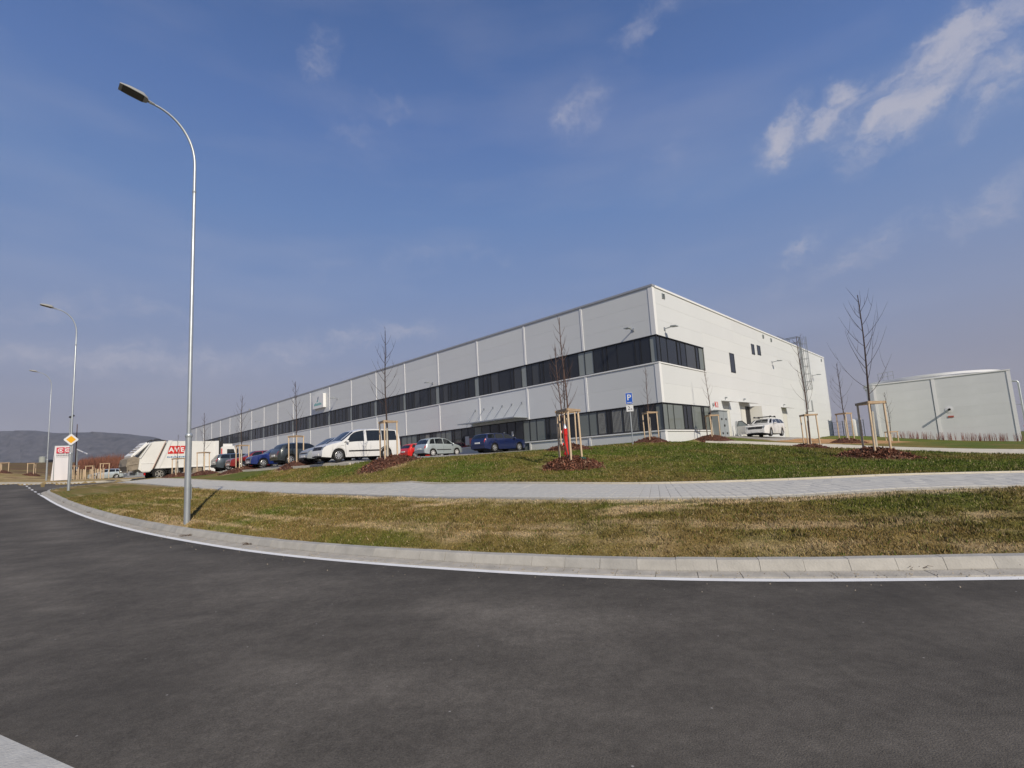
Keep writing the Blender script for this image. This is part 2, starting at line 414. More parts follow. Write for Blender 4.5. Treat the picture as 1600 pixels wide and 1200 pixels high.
def asphalt_mat(name, base, wear=True):
    m, n, l, b = _tree(name)
    tc = n.new('ShaderNodeTexCoord')
    def noise(scale, detail, sc=None, rough=.6):
        t = n.new('ShaderNodeTexNoise'); t.inputs['Scale'].default_value = scale; t.inputs['Detail'].default_value = detail; t.inputs['Roughness'].default_value = rough
        if sc:
            mp = n.new('ShaderNodeMapping'); mp.inputs['Scale'].default_value = sc; mp.inputs['Rotation'].default_value = (0, 0, .35)
            l.new(tc.outputs['Object'], mp.inputs[0]); l.new(mp.outputs[0], t.inputs['Vector'])
        else: l.new(tc.outputs['Object'], t.inputs['Vector'])
        return t.outputs['Fac']
    def rng_(v, a, b_, c, d):
        r = n.new('ShaderNodeMapRange'); r.inputs[1].default_value = a; r.inputs[2].default_value = b_; r.inputs[3].default_value = c; r.inputs[4].default_value = d
        l.new(v, r.inputs[0]); return r.outputs[0]
    def mul(a, c):
        k = n.new('ShaderNodeMath'); k.operation = 'MULTIPLY'; l.new(a, k.inputs[0]); l.new(c, k.inputs[1]); return k.outputs[0]
    f = mul(rng_(noise(.35, 6), .3, .7, .70, 1.28), rng_(noise(1.1, 5, (.3, 1.3, 1)), .3, .7, .88, 1.12))
    f = mul(f, rng_(noise(95, 3, rough=.8), .3, .7, .58, 1.42))
    f = mul(f, rng_(noise(14, 3), .3, .7, .90, 1.10)); f = mul(f, rng_(noise(3.5, 5), .3, .7, .86, 1.14))
    if wear:
        a = n.new('ShaderNodeAttribute'); a.attribute_name = 'wear'
        r_w = n.new('ShaderNodeMapRange'); r_w.clamp = False; r_w.inputs[3].default_value = .72; r_w.inputs[4].default_value = 1.0; l.new(a.outputs['Fac'], r_w.inputs[0]); f = mul(f, r_w.outputs[0])
    v = n.new('ShaderNodeTexVoronoi'); v.inputs['Scale'].default_value = 10; l.new(tc.outputs['Object'], v.inputs['Vector'])
    sp = rng_(v.outputs['Distance'], .05, .095, 1, 0)
    sep = n.new('ShaderNodeSeparateColor'); l.new(v.outputs['Color'], sep.inputs[0])
    pick = rng_(sep.outputs[0], .91, .93, 0, 1)
    mx = n.new('ShaderNodeMix'); mx.data_type = 'RGBA'; mx.blend_type = 'MULTIPLY'; mx.inputs[0].default_value = 1; mx.inputs[6].default_value = (*base, 1)
    l.new(f, mx.inputs[7])
    m2 = n.new('ShaderNodeMix'); m2.data_type = 'RGBA'; m2.inputs[7].default_value = (.34, .32, .29, 1)
    l.new(mul(sp, pick), m2.inputs[0]); l.new(mx.outputs[2], m2.inputs[6]); l.new(m2.outputs[2], b.inputs['Base Color'])
    b.inputs['Roughness'].default_value = .88; b.inputs['Specular IOR Level'].default_value = .25
    t = n.new('ShaderNodeTexNoise'); t.inputs['Scale'].default_value = 110; t.inputs['Detail'].default_value = 3; l.new(tc.outputs['Object'], t.inputs['Vector'])
    bp = n.new('ShaderNodeBump'); bp.inputs['Strength'].default_value = .7; bp.inputs['Distance'].default_value = .008
    l.new(t.outputs['Fac'], bp.inputs['Height']); l.new(bp.outputs[0], b.inputs['Normal'])
    return m

m_asphalt = asphalt_mat('asphalt', (.108, .096, .080))
m_lot = asphalt_mat('lot_asphalt', (.33, .31, .28), False)
m_paint = M('road_paint', (.84, .83, .80), .7, var=.10, vscale=3, bump=.2, bscale=90)
m_kerb = M('kerb_concrete', (.43, .41, .365), .85, var=.16, vscale=3.5, bump=.35, bscale=45, spec=.3)
m_kerb2 = M('kerb_concrete_darker', (.385, .37, .335), .85, var=.16, vscale=4, bump=.35, bscale=45, spec=.3)
m_gutter = M('gutter_concrete', (.42, .39, .335), .9, var=.22, vscale=4, bump=.4, bscale=40, spec=.3)
m_joint = M('joint_dirt', (.12, .09, .06), .95, var=.3, vscale=8)
m_paver = M('paver_grey', (.51, .495, .45), .88, var=.12, vscale=5, bump=.25, bscale=60, spec=.3)
m_paver2 = M('paver_grey_dusty', (.52, .50, .45), .88, var=.12, vscale=5, bump=.25, bscale=60, spec=.3)
m_paver_base = M('paver_sand', (.27, .25, .22), .95, var=.3, vscale=12)
m_edging = M('edging_concrete', (.60, .55, .45), .85, var=.14, vscale=4, bump=.2)
m_concrete = M('island_concrete', (.5, .49, .45), .9, var=.12, vscale=5, bump=.4, bscale=60)

# ------------------------------------------------------------------ road and kerb
def offset_line(P, d):
    t = np.gradient(P, axis=0); t /= np.linalg.norm(t, axis=1)[:, None]
    return P + np.stack([t[:, 1], -t[:, 0]], 1) * d      # P runs right to left: this side is the green
SGN = 1
foot = kerb_line
def poly_r(P, th):
    """distance from the camera foot to a polyline at azimuth th (0 = ahead, + = right)"""
    a = np.arctan2(P[:, 0], P[:, 1]); r = np.hypot(P[:, 0], P[:, 1])
    o = np.argsort(a); return np.interp(th, a[o], r[o])
tip_i = int(np.argmin(np.arctan2(foot[:, 0], foot[:, 1])))
TH_TIP = float(np.arctan2(foot[tip_i, 0], foot[tip_i, 1]))
far_edge = smooth_line(resample(np.array(FAR_EDGE), 0.6), 4)
def edge_r(th, off):
    P = offset_line(foot, off)[:tip_i + 1]
    main = poly_r(P, th)
    far = poly_r(far_edge, th) + off
    far = np.where(th < -1.0, np.maximum(far, 80), far)
    main = np.where(th > 1.68, 60, main)
    return np.where(th > TH_TIP, main, far)

def grid_mesh(X, Y, Z, name, mat, attrs=None, smooth=True):
    r, c = X.shape
    V = np.stack([X, Y, Z], -1).reshape(-1, 3)
    i = np.arange(r * c).reshape(r, c)
    F = np.stack([i[:-1, :-1], i[:-1, 1:], i[1:, 1:], i[1:, :-1]], -1).reshape(-1, 4)
    # normals up
    a, b_, d_ = V[F[0, 0]], V[F[0, 1]], V[F[0, 2]]
    if np.cross(b_ - a, d_ - a)[2] < 0: F = F[:, ::-1]
    me = bpy.data.meshes.new(name)
    me.vertices.add(len(V)); me.vertices.foreach_set('co', V.ravel())
    me.loops.add(F.size); me.loops.foreach_set('vertex_index', F.ravel())
    me.polygons.add(len(F)); me.polygons.foreach_set('loop_start', np.arange(0, F.size, 4)); 
    me.update(calc_edges=True); me.validate()
    if smooth: me.polygons.foreach_set('use_smooth', [True] * len(me.polygons))
    me.materials.append(mat)
    for k, v in (attrs or {}).items():
        if v.ndim == 1:
            at = me.attributes.new(k, 'FLOAT', 'POINT'); at.data.foreach_set('value', v)
        else:
            at = me.attributes.new(k, 'FLOAT_COLOR', 'POINT'); at.data.foreach_set('color', np.concatenate([v, np.ones((len(v), 1))], 1).ravel())
    return me

th = np.radians(np.arange(-180, 180.01, 0.75))
rr_ = np.concatenate([[0.02], np.geomspace(.8, 78, 110)])
X, Y = rr_[:, None] * np.sin(th)[None], rr_[:, None] * np.cos(th)[None]
Z = road_z(X, Y)
far_lim = np.where(np.abs(th) < 1.68, np.where(th < TH_TIP, edge_r(np.minimum(th, TH_TIP - 1e-5), .3), poly_r(far_edge, th) + .3), 200)
Z = Z - 2.5 * np.clip((rr_[:, None] - far_lim[None]) / 1.2, 0, 1)
dmin = np.min([np.hypot(X - p[0], Y - p[1]) for p in foot[::2]], axis=0)
wear = np.clip((dmin - .45 - .25 * vnoise(X * .7, Y * .7, 3)) / .5, 0, 1)
for off_, a_ in ((1.5, .8), (3.2, .8), (5.0, .5)):        # tyre-polished lanes
    wear = wear + 1.5 * a_ * np.exp(-((dmin - off_ - .35 * vnoise(X * .25, Y * .25, 8)) / .32) ** 2) * np.clip(.6 + vnoise(X * .5, Y * .5, 12), 0, 1) * (dmin > .6)
link('road', grid_mesh(X, Y, Z, 'road', m_asphalt, {'wear': wear.ravel()}), kind='structure', label='dark grey asphalt road sweeping round the grass verge')

def strip(P, offs, zs, name, mat, zfun):
    L = [offset_line(P, o) for o in offs]
    X = np.stack([q[:, 0] for q in L]); Y = np.stack([q[:, 1] for q in L])
    Z = np.stack([zfun(q[:, 0], q[:, 1]) + z for q, z in zip(L, zs)])
    return grid_mesh(X, Y, Z, name, mat)
main_foot = foot[:tip_i - 2]
line_p = resample(main_foot, .25)
link('edge_line', strip(line_p, (-.135, 0.0), (.004, .004), 'edge_line', m_paint, road_z), kind='structure', label='solid white edge line painted along the gutter')
# broken line carrying on across the side road
a_, b_ = foot[tip_i - 3], on_road(38, 755.5)[:2]
for k in range(6):
    p0, p1 = a_ + (b_ - a_) * (k / 6 + .04), a_ + (b_ - a_) * (k / 6 + .11)
    t = (b_ - a_) / np.linalg.norm(b_ - a_); nrm = np.array([-t[1], t[0]]) * .125
    q = [(p0[0], p0[1]), (p1[0], p1[1]), (p1[0] + nrm[0], p1[1] + nrm[1]), (p0[0] + nrm[0], p0[1] + nrm[1])]
    mb = MB(); mb.add([(x, y, float(road_z(x, y)) + .006) for x, y in q], [(0, 1, 2, 3)])
    mb.build('dash_line', m_paint, None, kind='structure', label='short white dash across the mouth of the side road')

kerb = link('kerb', None, None, kind='structure', label='pale concrete kerb with gutter stones round the verge')
P5 = resample(foot, .5)
zf = lambda p: float(road_z(p[0], p[1]))
prof_k = [(.252, -.08), (.252, .035), (.300, .135), (.318, .155), (.45, .158), (.45, -.08)]
prof_g = [(.004, -.06), (.004, .010), (.016, .018), (.232, .030), (.246, .022), (.246, -.06)]
def stone(a, b, na, nb, prof, mat, name, parent, gap=.004, dz=0, tint=None):
    t = (b - a); L = np.linalg.norm(t); t /= L
    vs = []
    for p, nn, s_ in ((a, na, gap), (b, nb, -gap)):
        q = p + t * s_
        for o, z in prof: vs.append((q[0] + nn[0] * o, q[1] + nn[1] * o, zf(q) + z + dz))
    n = len(prof)
    mb = MB(); mb.add(vs, [tuple(range(n)), tuple(range(2 * n - 1, n - 1, -1))] + [(i, i + n, (i + 1) % n + n, (i + 1) % n) for i in range(n)])
    mb.build(name, mat, parent)
tt = np.gradient(P5, axis=0); tt /= np.linalg.norm(tt, axis=1)[:, None]
NN = np.stack([tt[:, 1], -tt[:, 0]], 1)
for i in range(len(P5) - 1):
    stone(P5[i], P5[i + 1], NN[i], NN[i + 1], prof_k, m_kerb2 if rng.random() < .3 else m_kerb, 'kerb_stone', kerb, dz=rng.normal(0, .0025), gap=rng.uniform(.001, .004))
Pg = resample(foot, .5); Pg = (Pg[:-1] + Pg[1:]) / 2
for i in range(len(Pg) - 1):
    stone(Pg[i], Pg[i + 1], NN[i], NN[i + 1], prof_g, m_gutter, 'gutter_stone', kerb, dz=rng.normal(0, .0015))
link('kerb_bed', strip(P5, (.0, .25, .325, .44), (-.004, -.004, .10, .10), 'kerb_bed', m_joint, road_z), kerb)
# far kerb on the other side of the junction
far_kerb = link('far_kerb', None, None, kind='structure', label='low pale kerb on the far side of the junction')
Pf = resample(far_edge, 1.0)
for i in range(len(Pf) - 1):
    a, b = Pf[i], Pf[i + 1]; t = (b - a) / np.linalg.norm(b - a); nn = np.array([t[1], -t[0]])
    if nn[1] < 0: nn = -nn
    mb = MB(); vs = []
    for p in (a + t * .005, b - t * .005):
        for o, z in ((0, -.1), (0.02, .11), (.2, .12), (.2, -.1)): vs.append((p[0] + nn[0] * o, p[1] + nn[1] * o, zf(p) + z))
    mb.add(vs, [(0, 1, 2, 3), (7, 6, 5, 4), (0, 4, 5, 1), (1, 5, 6, 2), (2, 6, 7, 3)])
    mb.build('kerb_stone', m_kerb, far_kerb)

# concrete corner of the traffic island beside the camera
i0, i1 = on_road(-120, 1103)[:2], on_road(150, 1231)[:2]
t = (i1 - i0) / np.linalg.norm(i1 - i0); nn = np.array([t[1], -t[0]])
if nn @ (i0 * -1) > 0 and nn[0] > 0: nn = -nn
if (i0 + nn)[0] > i0[0]: nn = -nn
isl = [i0 - t * 2.5, i0, i1, i1 + t * .6, i1 + t * .6 + nn * 1.6, i0 - t * 2.5 + nn * 1.6]
mb = MB()
n_ = len(isl)
cxy = np.mean(isl, 0)
vs = [(p[0], p[1], -.05) for p in isl] + [(p[0], p[1], .05) for p in isl] + [((p + (cxy - p) * .012)[0], (p + (cxy - p) * .012)[1], .06) for p in isl]
mb.add(vs, [(i, (i + 1) % n_, (i + 1) % n_ + n_, i + n_) for i in range(n_)] + [(i + n_, (i + 1) % n_ + n_, (i + 1) % n_ + 2 * n_, i + 2 * n_) for i in range(n_)] + [tuple(range(2 * n_, 3 * n_))])
mb.build('traffic_island', m_concrete, None, kind='structure', label='pale concrete corner of a traffic island on the road')

# ------------------------------------------------------------------ pavements and car parks: outlines
YAW = .801
BLD = np.array([9.928, 32.714]); BZ = EYE + .644
D1 = np.array([-math.sin(YAW), math.cos(YAW)]); D2 = np.array([math.cos(YAW), math.sin(YAW)])
def from_site(X, Y): return BLD[0] + D2[0] * X + D1[0] * Y, BLD[1] + D2[1] * X + D1[1] * Y
def to_site(x, y):
    dx, dy = np.asarray(x) - BLD[0], np.asarray(y) - BLD[1]
    return dx * D2[0] + dy * D2[1], dx * D1[0] + dy * D1[1]
sw = [at_depth(*c)[:2] for c in CTRL_PX[:5]] + [np.array(p[:2]) for p in SW_LEFT]
sw_front = np.vstack([[(30, 7.6), (22, 8.4), (14, 8.75), (9.1, 8.9)], np.array(sw)])
sw_front = smooth_line(resample(sw_front, .2), 120)
SWW = 2.6
def strip_dist(P, x, y):
    """signed distance beyond polyline P (towards the green side), nearest point search"""
    x = np.asarray(x).ravel(); y = np.asarray(y).ravel()
    tt = np.gradient(P, axis=0); tt /= np.linalg.norm(tt, axis=1)[:, None]
    out = np.empty(len(x)); pr = np.empty(len(x))
    for i in range(0, len(x), 20000):
        s_ = slice(i, i + 20000)
        d2 = (x[s_, None] - P[None, :, 0]) ** 2 + (y[s_, None] - P[None, :, 1]) ** 2
        k = d2.argmin(1)
        dx, dy = x[s_] - P[k, 0], y[s_] - P[k, 1]
        along = dx * tt[k, 0] + dy * tt[k, 1]
        out[s_] = np.where(np.abs(along) < .6, dx * tt[k, 1] - dy * tt[k, 0], 99)
        pr[s_] = k
    return out, pr
p2_line = smooth_line(resample(np.array([(40, 6), (32, 16.5), (25.2, 24.2), (19.6, 29.8), (12.6, 33.0)]), .5), 10)   # second path, right to left
P2W = 1.7
"""car park in site coordinates"""
LOT_X, LOT_Y = (-17.8, -1.6), (8.4, 118.0)
LOT2_X, LOT2_Y = (-7.5, -1.6), (4.5, 8.4)
side_road = np.vstack([foot[tip_i - 2:], [(-31, 51.5)], far_edge[::-1][far_edge[::-1][:, 0] > -42.4]])
def in_poly(poly, x, y):
    x = np.asarray(x).ravel(); y = np.asarray(y).ravel(); ins = np.zeros(len(x), bool)
    for (x0, y0), (x1, y1) in zip(poly, np.roll(poly, -1, 0)):
        c = ((y0 > y) != (y1 > y)) & (x < (x1 - x0) * (y - y0) / (y1 - y0 + 1e-12) + x0); ins ^= c
    return ins

# trees: pixel column, distance, height, lean, mulch radius, stake height, seed, label
TREES = [
    (1371, 18.0, 6.1, .02, 1.0, 2.0, 3, 'tallest bare tree, white wrapped stem, in front of the pale tank building'),
    (893, 18.0, 5.6, -.01, 1.0, 2.05, 5, 'two-stemmed bare tree right beside the red hydrant'),
    (888, 25.5, 5.6, .0, .95, 2.0, 8, 'bare tree half hidden behind the red hydrant'),
    (1268, 28.0, 6.6, .0, 1.1, 2.0, 11, 'bare tree in front of the roof ladder on the white gable'),
    (1018, 31.0, 4.9, .0, .9, 1.9, 14, 'thin bare tree by the building corner, right of the parking sign'),
    (1115, 35.0, 5.2, -.02, 1.15, 1.75, 17, 'thin bare tree before the grey electrical cabinet'),
    (1325, 34.0, 5.6, -.01, .9, 2.05, 20, 'bare tree on the orange soil just right of the white gable'),
    (1395, 44.0, 4.9, .0, .0, 1.3, 23, 'slim bare tree at the left end of the pale tank building'),
    (606, 23.5, 6.5, .0, 1.15, 2.0, 26, 'bare tree overlapping the rear of the white van'),
    (463, 32.0, 5.6, .0, 1.2, 1.95, 29, 'bare tree in front of the dark grey hatchback'),
    (377, 38.0, 5.9, .0, 1.25, 2.0, 32, 'bare tree between the truck cab and the blue saloon'),
    (318, 41.0, 5.2, .0, 1.1, 1.85, 35, 'bare tree just right of the nearest lamp post'),
    (277, 41.5, 3.6, .0, .9, 1.55, 38, 'short bare sapling in front of the truck lettering'),
]
tree_at = [spot(t[0], t[1]) for t in TREES]

# ------------------------------------------------------------------ grass ground
G_STRAW, G_DRY, G_OLIVE, G_GREEN = np.array([.46, .34, .19]), np.array([.225, .160, .054]), np.array([.160, .142, .032]), np.array([.098, .130, .018])
G_SOIL, G_TAN = np.array([.47, .27, .125]), np.array([.43, .31, .15])
SOIL_SPOTS = [(1300, 36, 5.5, 3.2), (1350, 39, 5, 3.0), (1230, 37.5, 3.0, 1.8), (1385, 42, 4, 2.5)]
soil_c = [(spot(px, d)[:2], a, b) for px, d, a, b in SOIL_SPOTS]
BARE = [(985, 787.0, 8.9, .75, .28), (1010, 795, 8.6, .9, .22), (1285, 775, 8.9, 1.2, .2), (1150, 785, 8.9, 1.6, .16), (700, 783, 11.4, 1.2, .16), (480, 775, 18, 1.6, .25)]
bare_c = [(at_depth(px, py, d)[:2], a, b) for px, py, d, a, b in BARE]
foot_d = offset_line(foot, 0.0)
def grass_colour(x, y):
    x = np.asarray(x, float).ravel(); y = np.asarray(y, float).ravel()
    off, k = strip_dist(foot_d[::1], x, y)
    off = np.where(np.abs(off) > 60, 60, off)
    s = k * .5; near_verge = np.clip((9 - off) / 5, 0, 1)
    # mowing streaks run along the kerb
    st = .6 * fbm(s * .30, off * 5.5, 21, 4) + .6 * fbm(s * .28, off * 2.6, 27, 3)
    pa = fbm(x * .45, y * .45, 5, 4)
    fi = fbm(x * 2.6, y * 2.6, 9, 3)
    g = .5 + 1.0 * pa + .35 * fi - .1 * near_verge - .22 * near_verge * np.clip((2 - x) / 4, 0, 1)
    g = g + np.clip((off - 7) / 14, 0, .30) + .35 * fbm(x * .22, y * .22, 88, 3) * np.clip((off - 4) / 4, 0, 1)
    c = G_DRY + (G_OLIVE - G_DRY) * np.clip(g * 1.6, 0, 1)[:, None]
    c = c + (G_GREEN - c) * np.clip(g * 1.7 - .78, 0, 1)[:, None]
    straw = np.clip(st * 2.6 + fi * .9 - .25 + .15 * np.clip((x - 2) / 8, -.7, 1), 0, 1) * near_verge * .85
    c = c + (G_STRAW - c) * straw[:, None]
    for (cx, cy_), a, b in bare_c:
        q = np.hypot((x - cx) / a, (y - cy_) / b) + .5 * fi
        c = c + (G_STRAW * 1.08 - c) * np.clip((1.15 - q) * 1.6, 0, .9)[:, None]
    d, _ = sw_d(x, y)
    q = np.clip(1.3 - np.abs(d + .16 + .10 * fi) / .26, 0, 1) * np.clip(.7 + 1.2 * pa, 0, 1)
    c = c + (np.array([.50, .40, .26]) - c) * q[:, None]
    soil = np.zeros(len(x))
    for (cx, cy_), a, b in soil_c:
        soil = np.maximum(soil, np.clip((1.15 - np.hypot((x - cx) / a, (y - cy_) / b) + .45 * pa) * 4, 0, 1))
    p2, _ = strip_dist(p2_line, x, y)
    soil = soil * np.clip((p2 - 1.9) / .4, 0, 1) * (p2 < 50)
    c = c + (G_SOIL * (1 + .25 * fi[:, None]) - c) * soil[:, None]
    # dry hump and stubble fields far left
    far = np.clip((np.hypot(x, y) - 52) / 10, 0, 1) * np.clip((-x - 25) / 8, 0, 1)
    tan_ = G_TAN * (1 + .3 * fi[:, None]); brown = np.array([.16, .095, .05])
    fc = tan_ + (brown - tan_) * np.clip((np.hypot(x, y) - 88 + 30 * pa) / 8, 0, 1)[:, None]
    c = c + (fc - c) * (far * np.clip(.75 + pa, 0, 1))[:, None]
    # a scuffed ring round each mulch heap
    for (tx, ty, _z), t in zip(tree_at, TREES):
        if t[4] <= 0: continue
        q = np.hypot(x - tx, y - ty) / (t[4] * 1.25) + .35 * fi
        c = c + (np.array([.42, .31, .17]) - c) * (np.clip((1.05 - q) * 3, 0, .8))[:, None]
    return c, soil
def sw_d(x, y): return strip_dist(sw_front, x, y)

def terrain_drop(x, y):
    """how far the soil lies below the finished level under paving (metres)"""
    d, _ = sw_d(x, y); p, _ = strip_dist(p2_line, x, y); X, Y = to_site(x, y)
    k = np.zeros(len(d))
    k = np.where((d > .03) & (d < SWW - .03), .09, k)
    k = np.where((p > .05) & (p < P2W - .05), .09, k)
    k = np.where((X > LOT_X[0] + .2) & (X < LOT_X[1] - .1) & (Y > LOT_Y[0]) & (Y < LOT_Y[1]), .14, k)
    k = np.where((X > LOT2_X[0] + .2) & (X < LOT2_X[1] - .1) & (Y > LOT2_Y[0] + .2) & (Y < LOT2_Y[1]), .14, k)
    k = np.where((X > .3) & (X < 46) & (Y > .3) & (Y < 119), 1.2, k)
    return k
rows = [0.0]
while rows[-1] < 2600:
    r_ = rows[-1] + 7
    rows.append(rows[-1] + max(.13, .02 * r_ if r_ > 14 else .13))
rows = np.array(rows)
thg = np.radians(np.arange(-98, 98.01, .27)); 
rb = poly_r(offset_line(foot, .44)[:tip_i + 1], thg); far_r = edge_r(np.minimum(thg, TH_TIP - 1e-5), .16)
RR = rb[None, :] + rows[:, None]
X, Y = RR * np.sin(thg)[None], RR * np.cos(thg)[None]
xf, yf = X.ravel(), Y.ravel()
zt = ground_z(xf, yf)
fade = np.repeat(np.clip(rows / .5, 0, 1), len(thg))
kerb_top = road_z(xf, yf) + .15
on_main = np.tile(thg > TH_TIP, len(rows))
zt = np.where(on_main & (fade < 1), kerb_top + (zt - kerb_top) * fade, zt)
bump_ = (.022 * fbm(xf * 1.7, yf * 1.7, 31, 4) + .012 * vnoise(xf * 6, yf * 6, 33)) * fade
dsw, _ = sw_d(xf, yf)
bump_ *= np.clip(np.where(np.abs(dsw) > 50, 1, np.maximum(np.maximum(-dsw, dsw - SWW), 0) / .3), 0, 1)
zt = zt + bump_ - terrain_drop(xf, yf)
ins = in_poly(side_road, xf, yf) | ((RR < far_r[None, :]) & (thg < TH_TIP)[None, :]).ravel()
off_k, _ = strip_dist(foot, xf, yf)
ins |= (off_k < .36) & (off_k > -4) & (RR.ravel() > 40)
zt = np.where(ins, np.minimum(zt, road_z(xf, yf) - .12), zt)
gcol, soil = grass_colour(xf, yf)
m_grass = attr_mat('grass_ground', 'tint', rough=.95, fine=.45, fscale=26, bump=.9)
me = grid_mesh(X, Y, zt.reshape(X.shape), 'ground', m_grass, {'tint': gcol})
link('ground', me, kind='structure', label='rough olive grass bank and verge with dry straw patches')
# level country all round, below everything else
mb = MB(); mb.lathe([(0.01, -.6), (80, -.6), (900, -.6), (9000, -8)], 48)
m_plain = M('far_plain', (.12, .11, .05), .95, var=.3, vscale=.02)
mb.build('plain', m_plain, None, kind='structure', label='flat dry grassland reaching to the horizon')

# ------------------------------------------------------------------ pavement of grey slabs
sidewalk = link('pavement', None, None, kind='structure', label='grey slab pavement curving across the bank')
link('slab_bed', strip(sw_front, tuple(np.linspace(0, SWW, 14)), (-.012,) * 14, 'slab_bed', m_paver_base, ground_z), sidewalk)
NR = 7
bounds = np.linspace(.10, SWW - .12, NR + 1)
lines = [offset_line(sw_front, b) for b in bounds]
lz = [ground_z(q[:, 0], q[:, 1]) for q in lines]
slabs = []
for i in range(len(sw_front) - 1):
    for j in range(NR):
        ia = i if j % 2 == 0 else i
        q = [np.array([*lines[j][i], lz[j][i]]), np.array([*lines[j + 1][i], lz[j + 1][i]]), np.array([*lines[j + 1][i + 1], lz[j + 1][i + 1]]), np.array([*lines[j][i + 1], lz[j][i + 1]])]
        c = sum(q) / 4
        slabs.append((float(np.hypot(c[0], c[1])) + 100 * (abs(math.degrees(math.atan2(c[0], c[1]))) > 48), q, c))
slabs.sort(key=lambda s_: s_[0])
def slab_into(mb, q, c, m=0, top=.036, org=np.zeros(3)):
    g = .98; bot = [c + (p - c) * g - org for p in q]; z = np.array([0, 0, top + rng.normal(0, .0012)])
    u = [p + z * .86 for p in bot]; tt_ = [c - org + (p - (c - org)) * .985 + z for p in bot]
    mb.add(bot + u + tt_, [(0, 1, 5, 4), (1, 2, 6, 5), (2, 3, 7, 6), (3, 0, 4, 7), (4, 5, 9, 8), (5, 6, 10, 9), (6, 7, 11, 10), (7, 4, 8, 11), (8, 9, 10, 11)], m)
rest = MB()
for n_, (_d, q, c) in enumerate(slabs):
    k = 1 if fbm(np.array([c[0] * .8]), np.array([c[1] * .8]), 77)[0] + rng.normal(0, .12) > .12 else 0
    if n_ < 300:
        mb = MB(); slab_into(mb, q, c, 0, org=c)
        mb.build('paving_slab', (m_paver, m_paver2)[k], sidewalk).location = c
    else: slab_into(rest, q, c, k)
rest.build('far_paving', (m_paver, m_paver2), sidewalk, kind='stuff')
for off, top, nm in ((SWW - .1, .075, 'edging_stone'), (-.02, .03, 'edging_stone')):
    Pe = offset_line(sw_front, off)[::5]
    Pz = ground_z(Pe[:, 0], Pe[:, 1])
    for i in range(len(Pe) - 1):
        a, b = Pe[i], Pe[i + 1]; t = (b - a) / np.linalg.norm(b - a); nn = np.array([t[1], -t[0]]) * .09
        mb = MB(); vs = []
        for p, z in ((a + t * .003, Pz[i]), (b - t * .003, Pz[i + 1])):
            for o, h in ((0, -.06), (0.005, top), (1, top), (1, -.06)): vs.append((p[0] + nn[0] * o, p[1] + nn[1] * o, z + h + (rng.normal(0, .002) if 0 else 0)))
        mb.add(vs, [(0, 1, 2, 3), (7, 6, 5, 4), (0, 4, 5, 1), (1, 5, 6, 2), (2, 6, 7, 3)])
        mb.build(nm, m_edging if off > 1 else m_kerb2, sidewalk)  # front row in darker concrete: a shadow line put into the colour
link('footpath', strip(p2_line, (0, .02, .08, P2W - .08, P2W - .02, P2W), (-.05, .05, .045, .045, .05, -.05), 'footpath', m_edging, ground_z), kind='structure', label='narrow pale footpath running from the gable to the right')

# car park surface
def skirt(X, Y, Z):
    p = lambda A: np.pad(A, 1, mode='edge')
    Zs = p(Z); Zs[0] -= .6; Zs[-1] -= .6; Zs[:, 0] -= .6; Zs[:, -1] -= .6
    return p(X), p(Y), Zs
gx, gy = np.meshgrid(np.linspace(LOT_X[0], LOT_X[1], 30), np.linspace(LOT_Y[0], LOT_Y[1], 90))
wx, wy = from_site(gx, gy)
link('car_park', grid_mesh(*skirt(wx, wy, ground_z(wx, wy) + .02), 'car_park', m_lot, smooth=False), kind='structure', label='pale paved car park along the long facade')
gx, gy = np.meshgrid(np.linspace(LOT2_X[0], LOT2_X[1], 12), np.linspace(LOT2_Y[0], LOT2_Y[1] + .02, 10))
wx, wy = from_site(gx, gy)
link('car_park', grid_mesh(*skirt(wx, wy, ground_z(wx, wy) + .016), 'car_park', m_lot, smooth=False), kind='structure', label='paved parking bays beside the entrance')
lk = link('car_park_kerb', None, None, kind='structure', label='pale kerb between the grass bank and the car park')
for k in range(60):
    y0, y1 = LOT_Y[0] + k, LOT_Y[0] + k + .99
    if y1 > 44: break
    a, b = np.array(from_site(LOT_X[0], y0)), np.array(from_site(LOT_X[0], y1))
    mb = MB(); vs = []
    for p in (a, b):
        z = gz(*p)
        for o, h in ((-.12, -.1), (-.12, .10), (.0, .11), (0.01, -.1)): vs.append((p[0] + D2[0] * o, p[1] + D2[1] * o, z + h))
    mb.add(vs, [(0, 1, 2, 3), (7, 6, 5, 4), (0, 4, 5, 1), (1, 5, 6, 2), (2, 6, 7, 3)])
    mb.build('kerb_stone', m_edging, lk)
# paved apron by the gable where the white estate stands
ax_, ay_ = np.meshgrid(np.linspace(7.5, 26, 14), np.linspace(-4.4, -.02, 8))
wx, wy = from_site(ax_, ay_)
link('apron', grid_mesh(*skirt(wx, wy, ground_z(wx, wy) + .05), 'apron', m_lot, smooth=False), kind='structure', label='paved apron along the foot of the white gable')

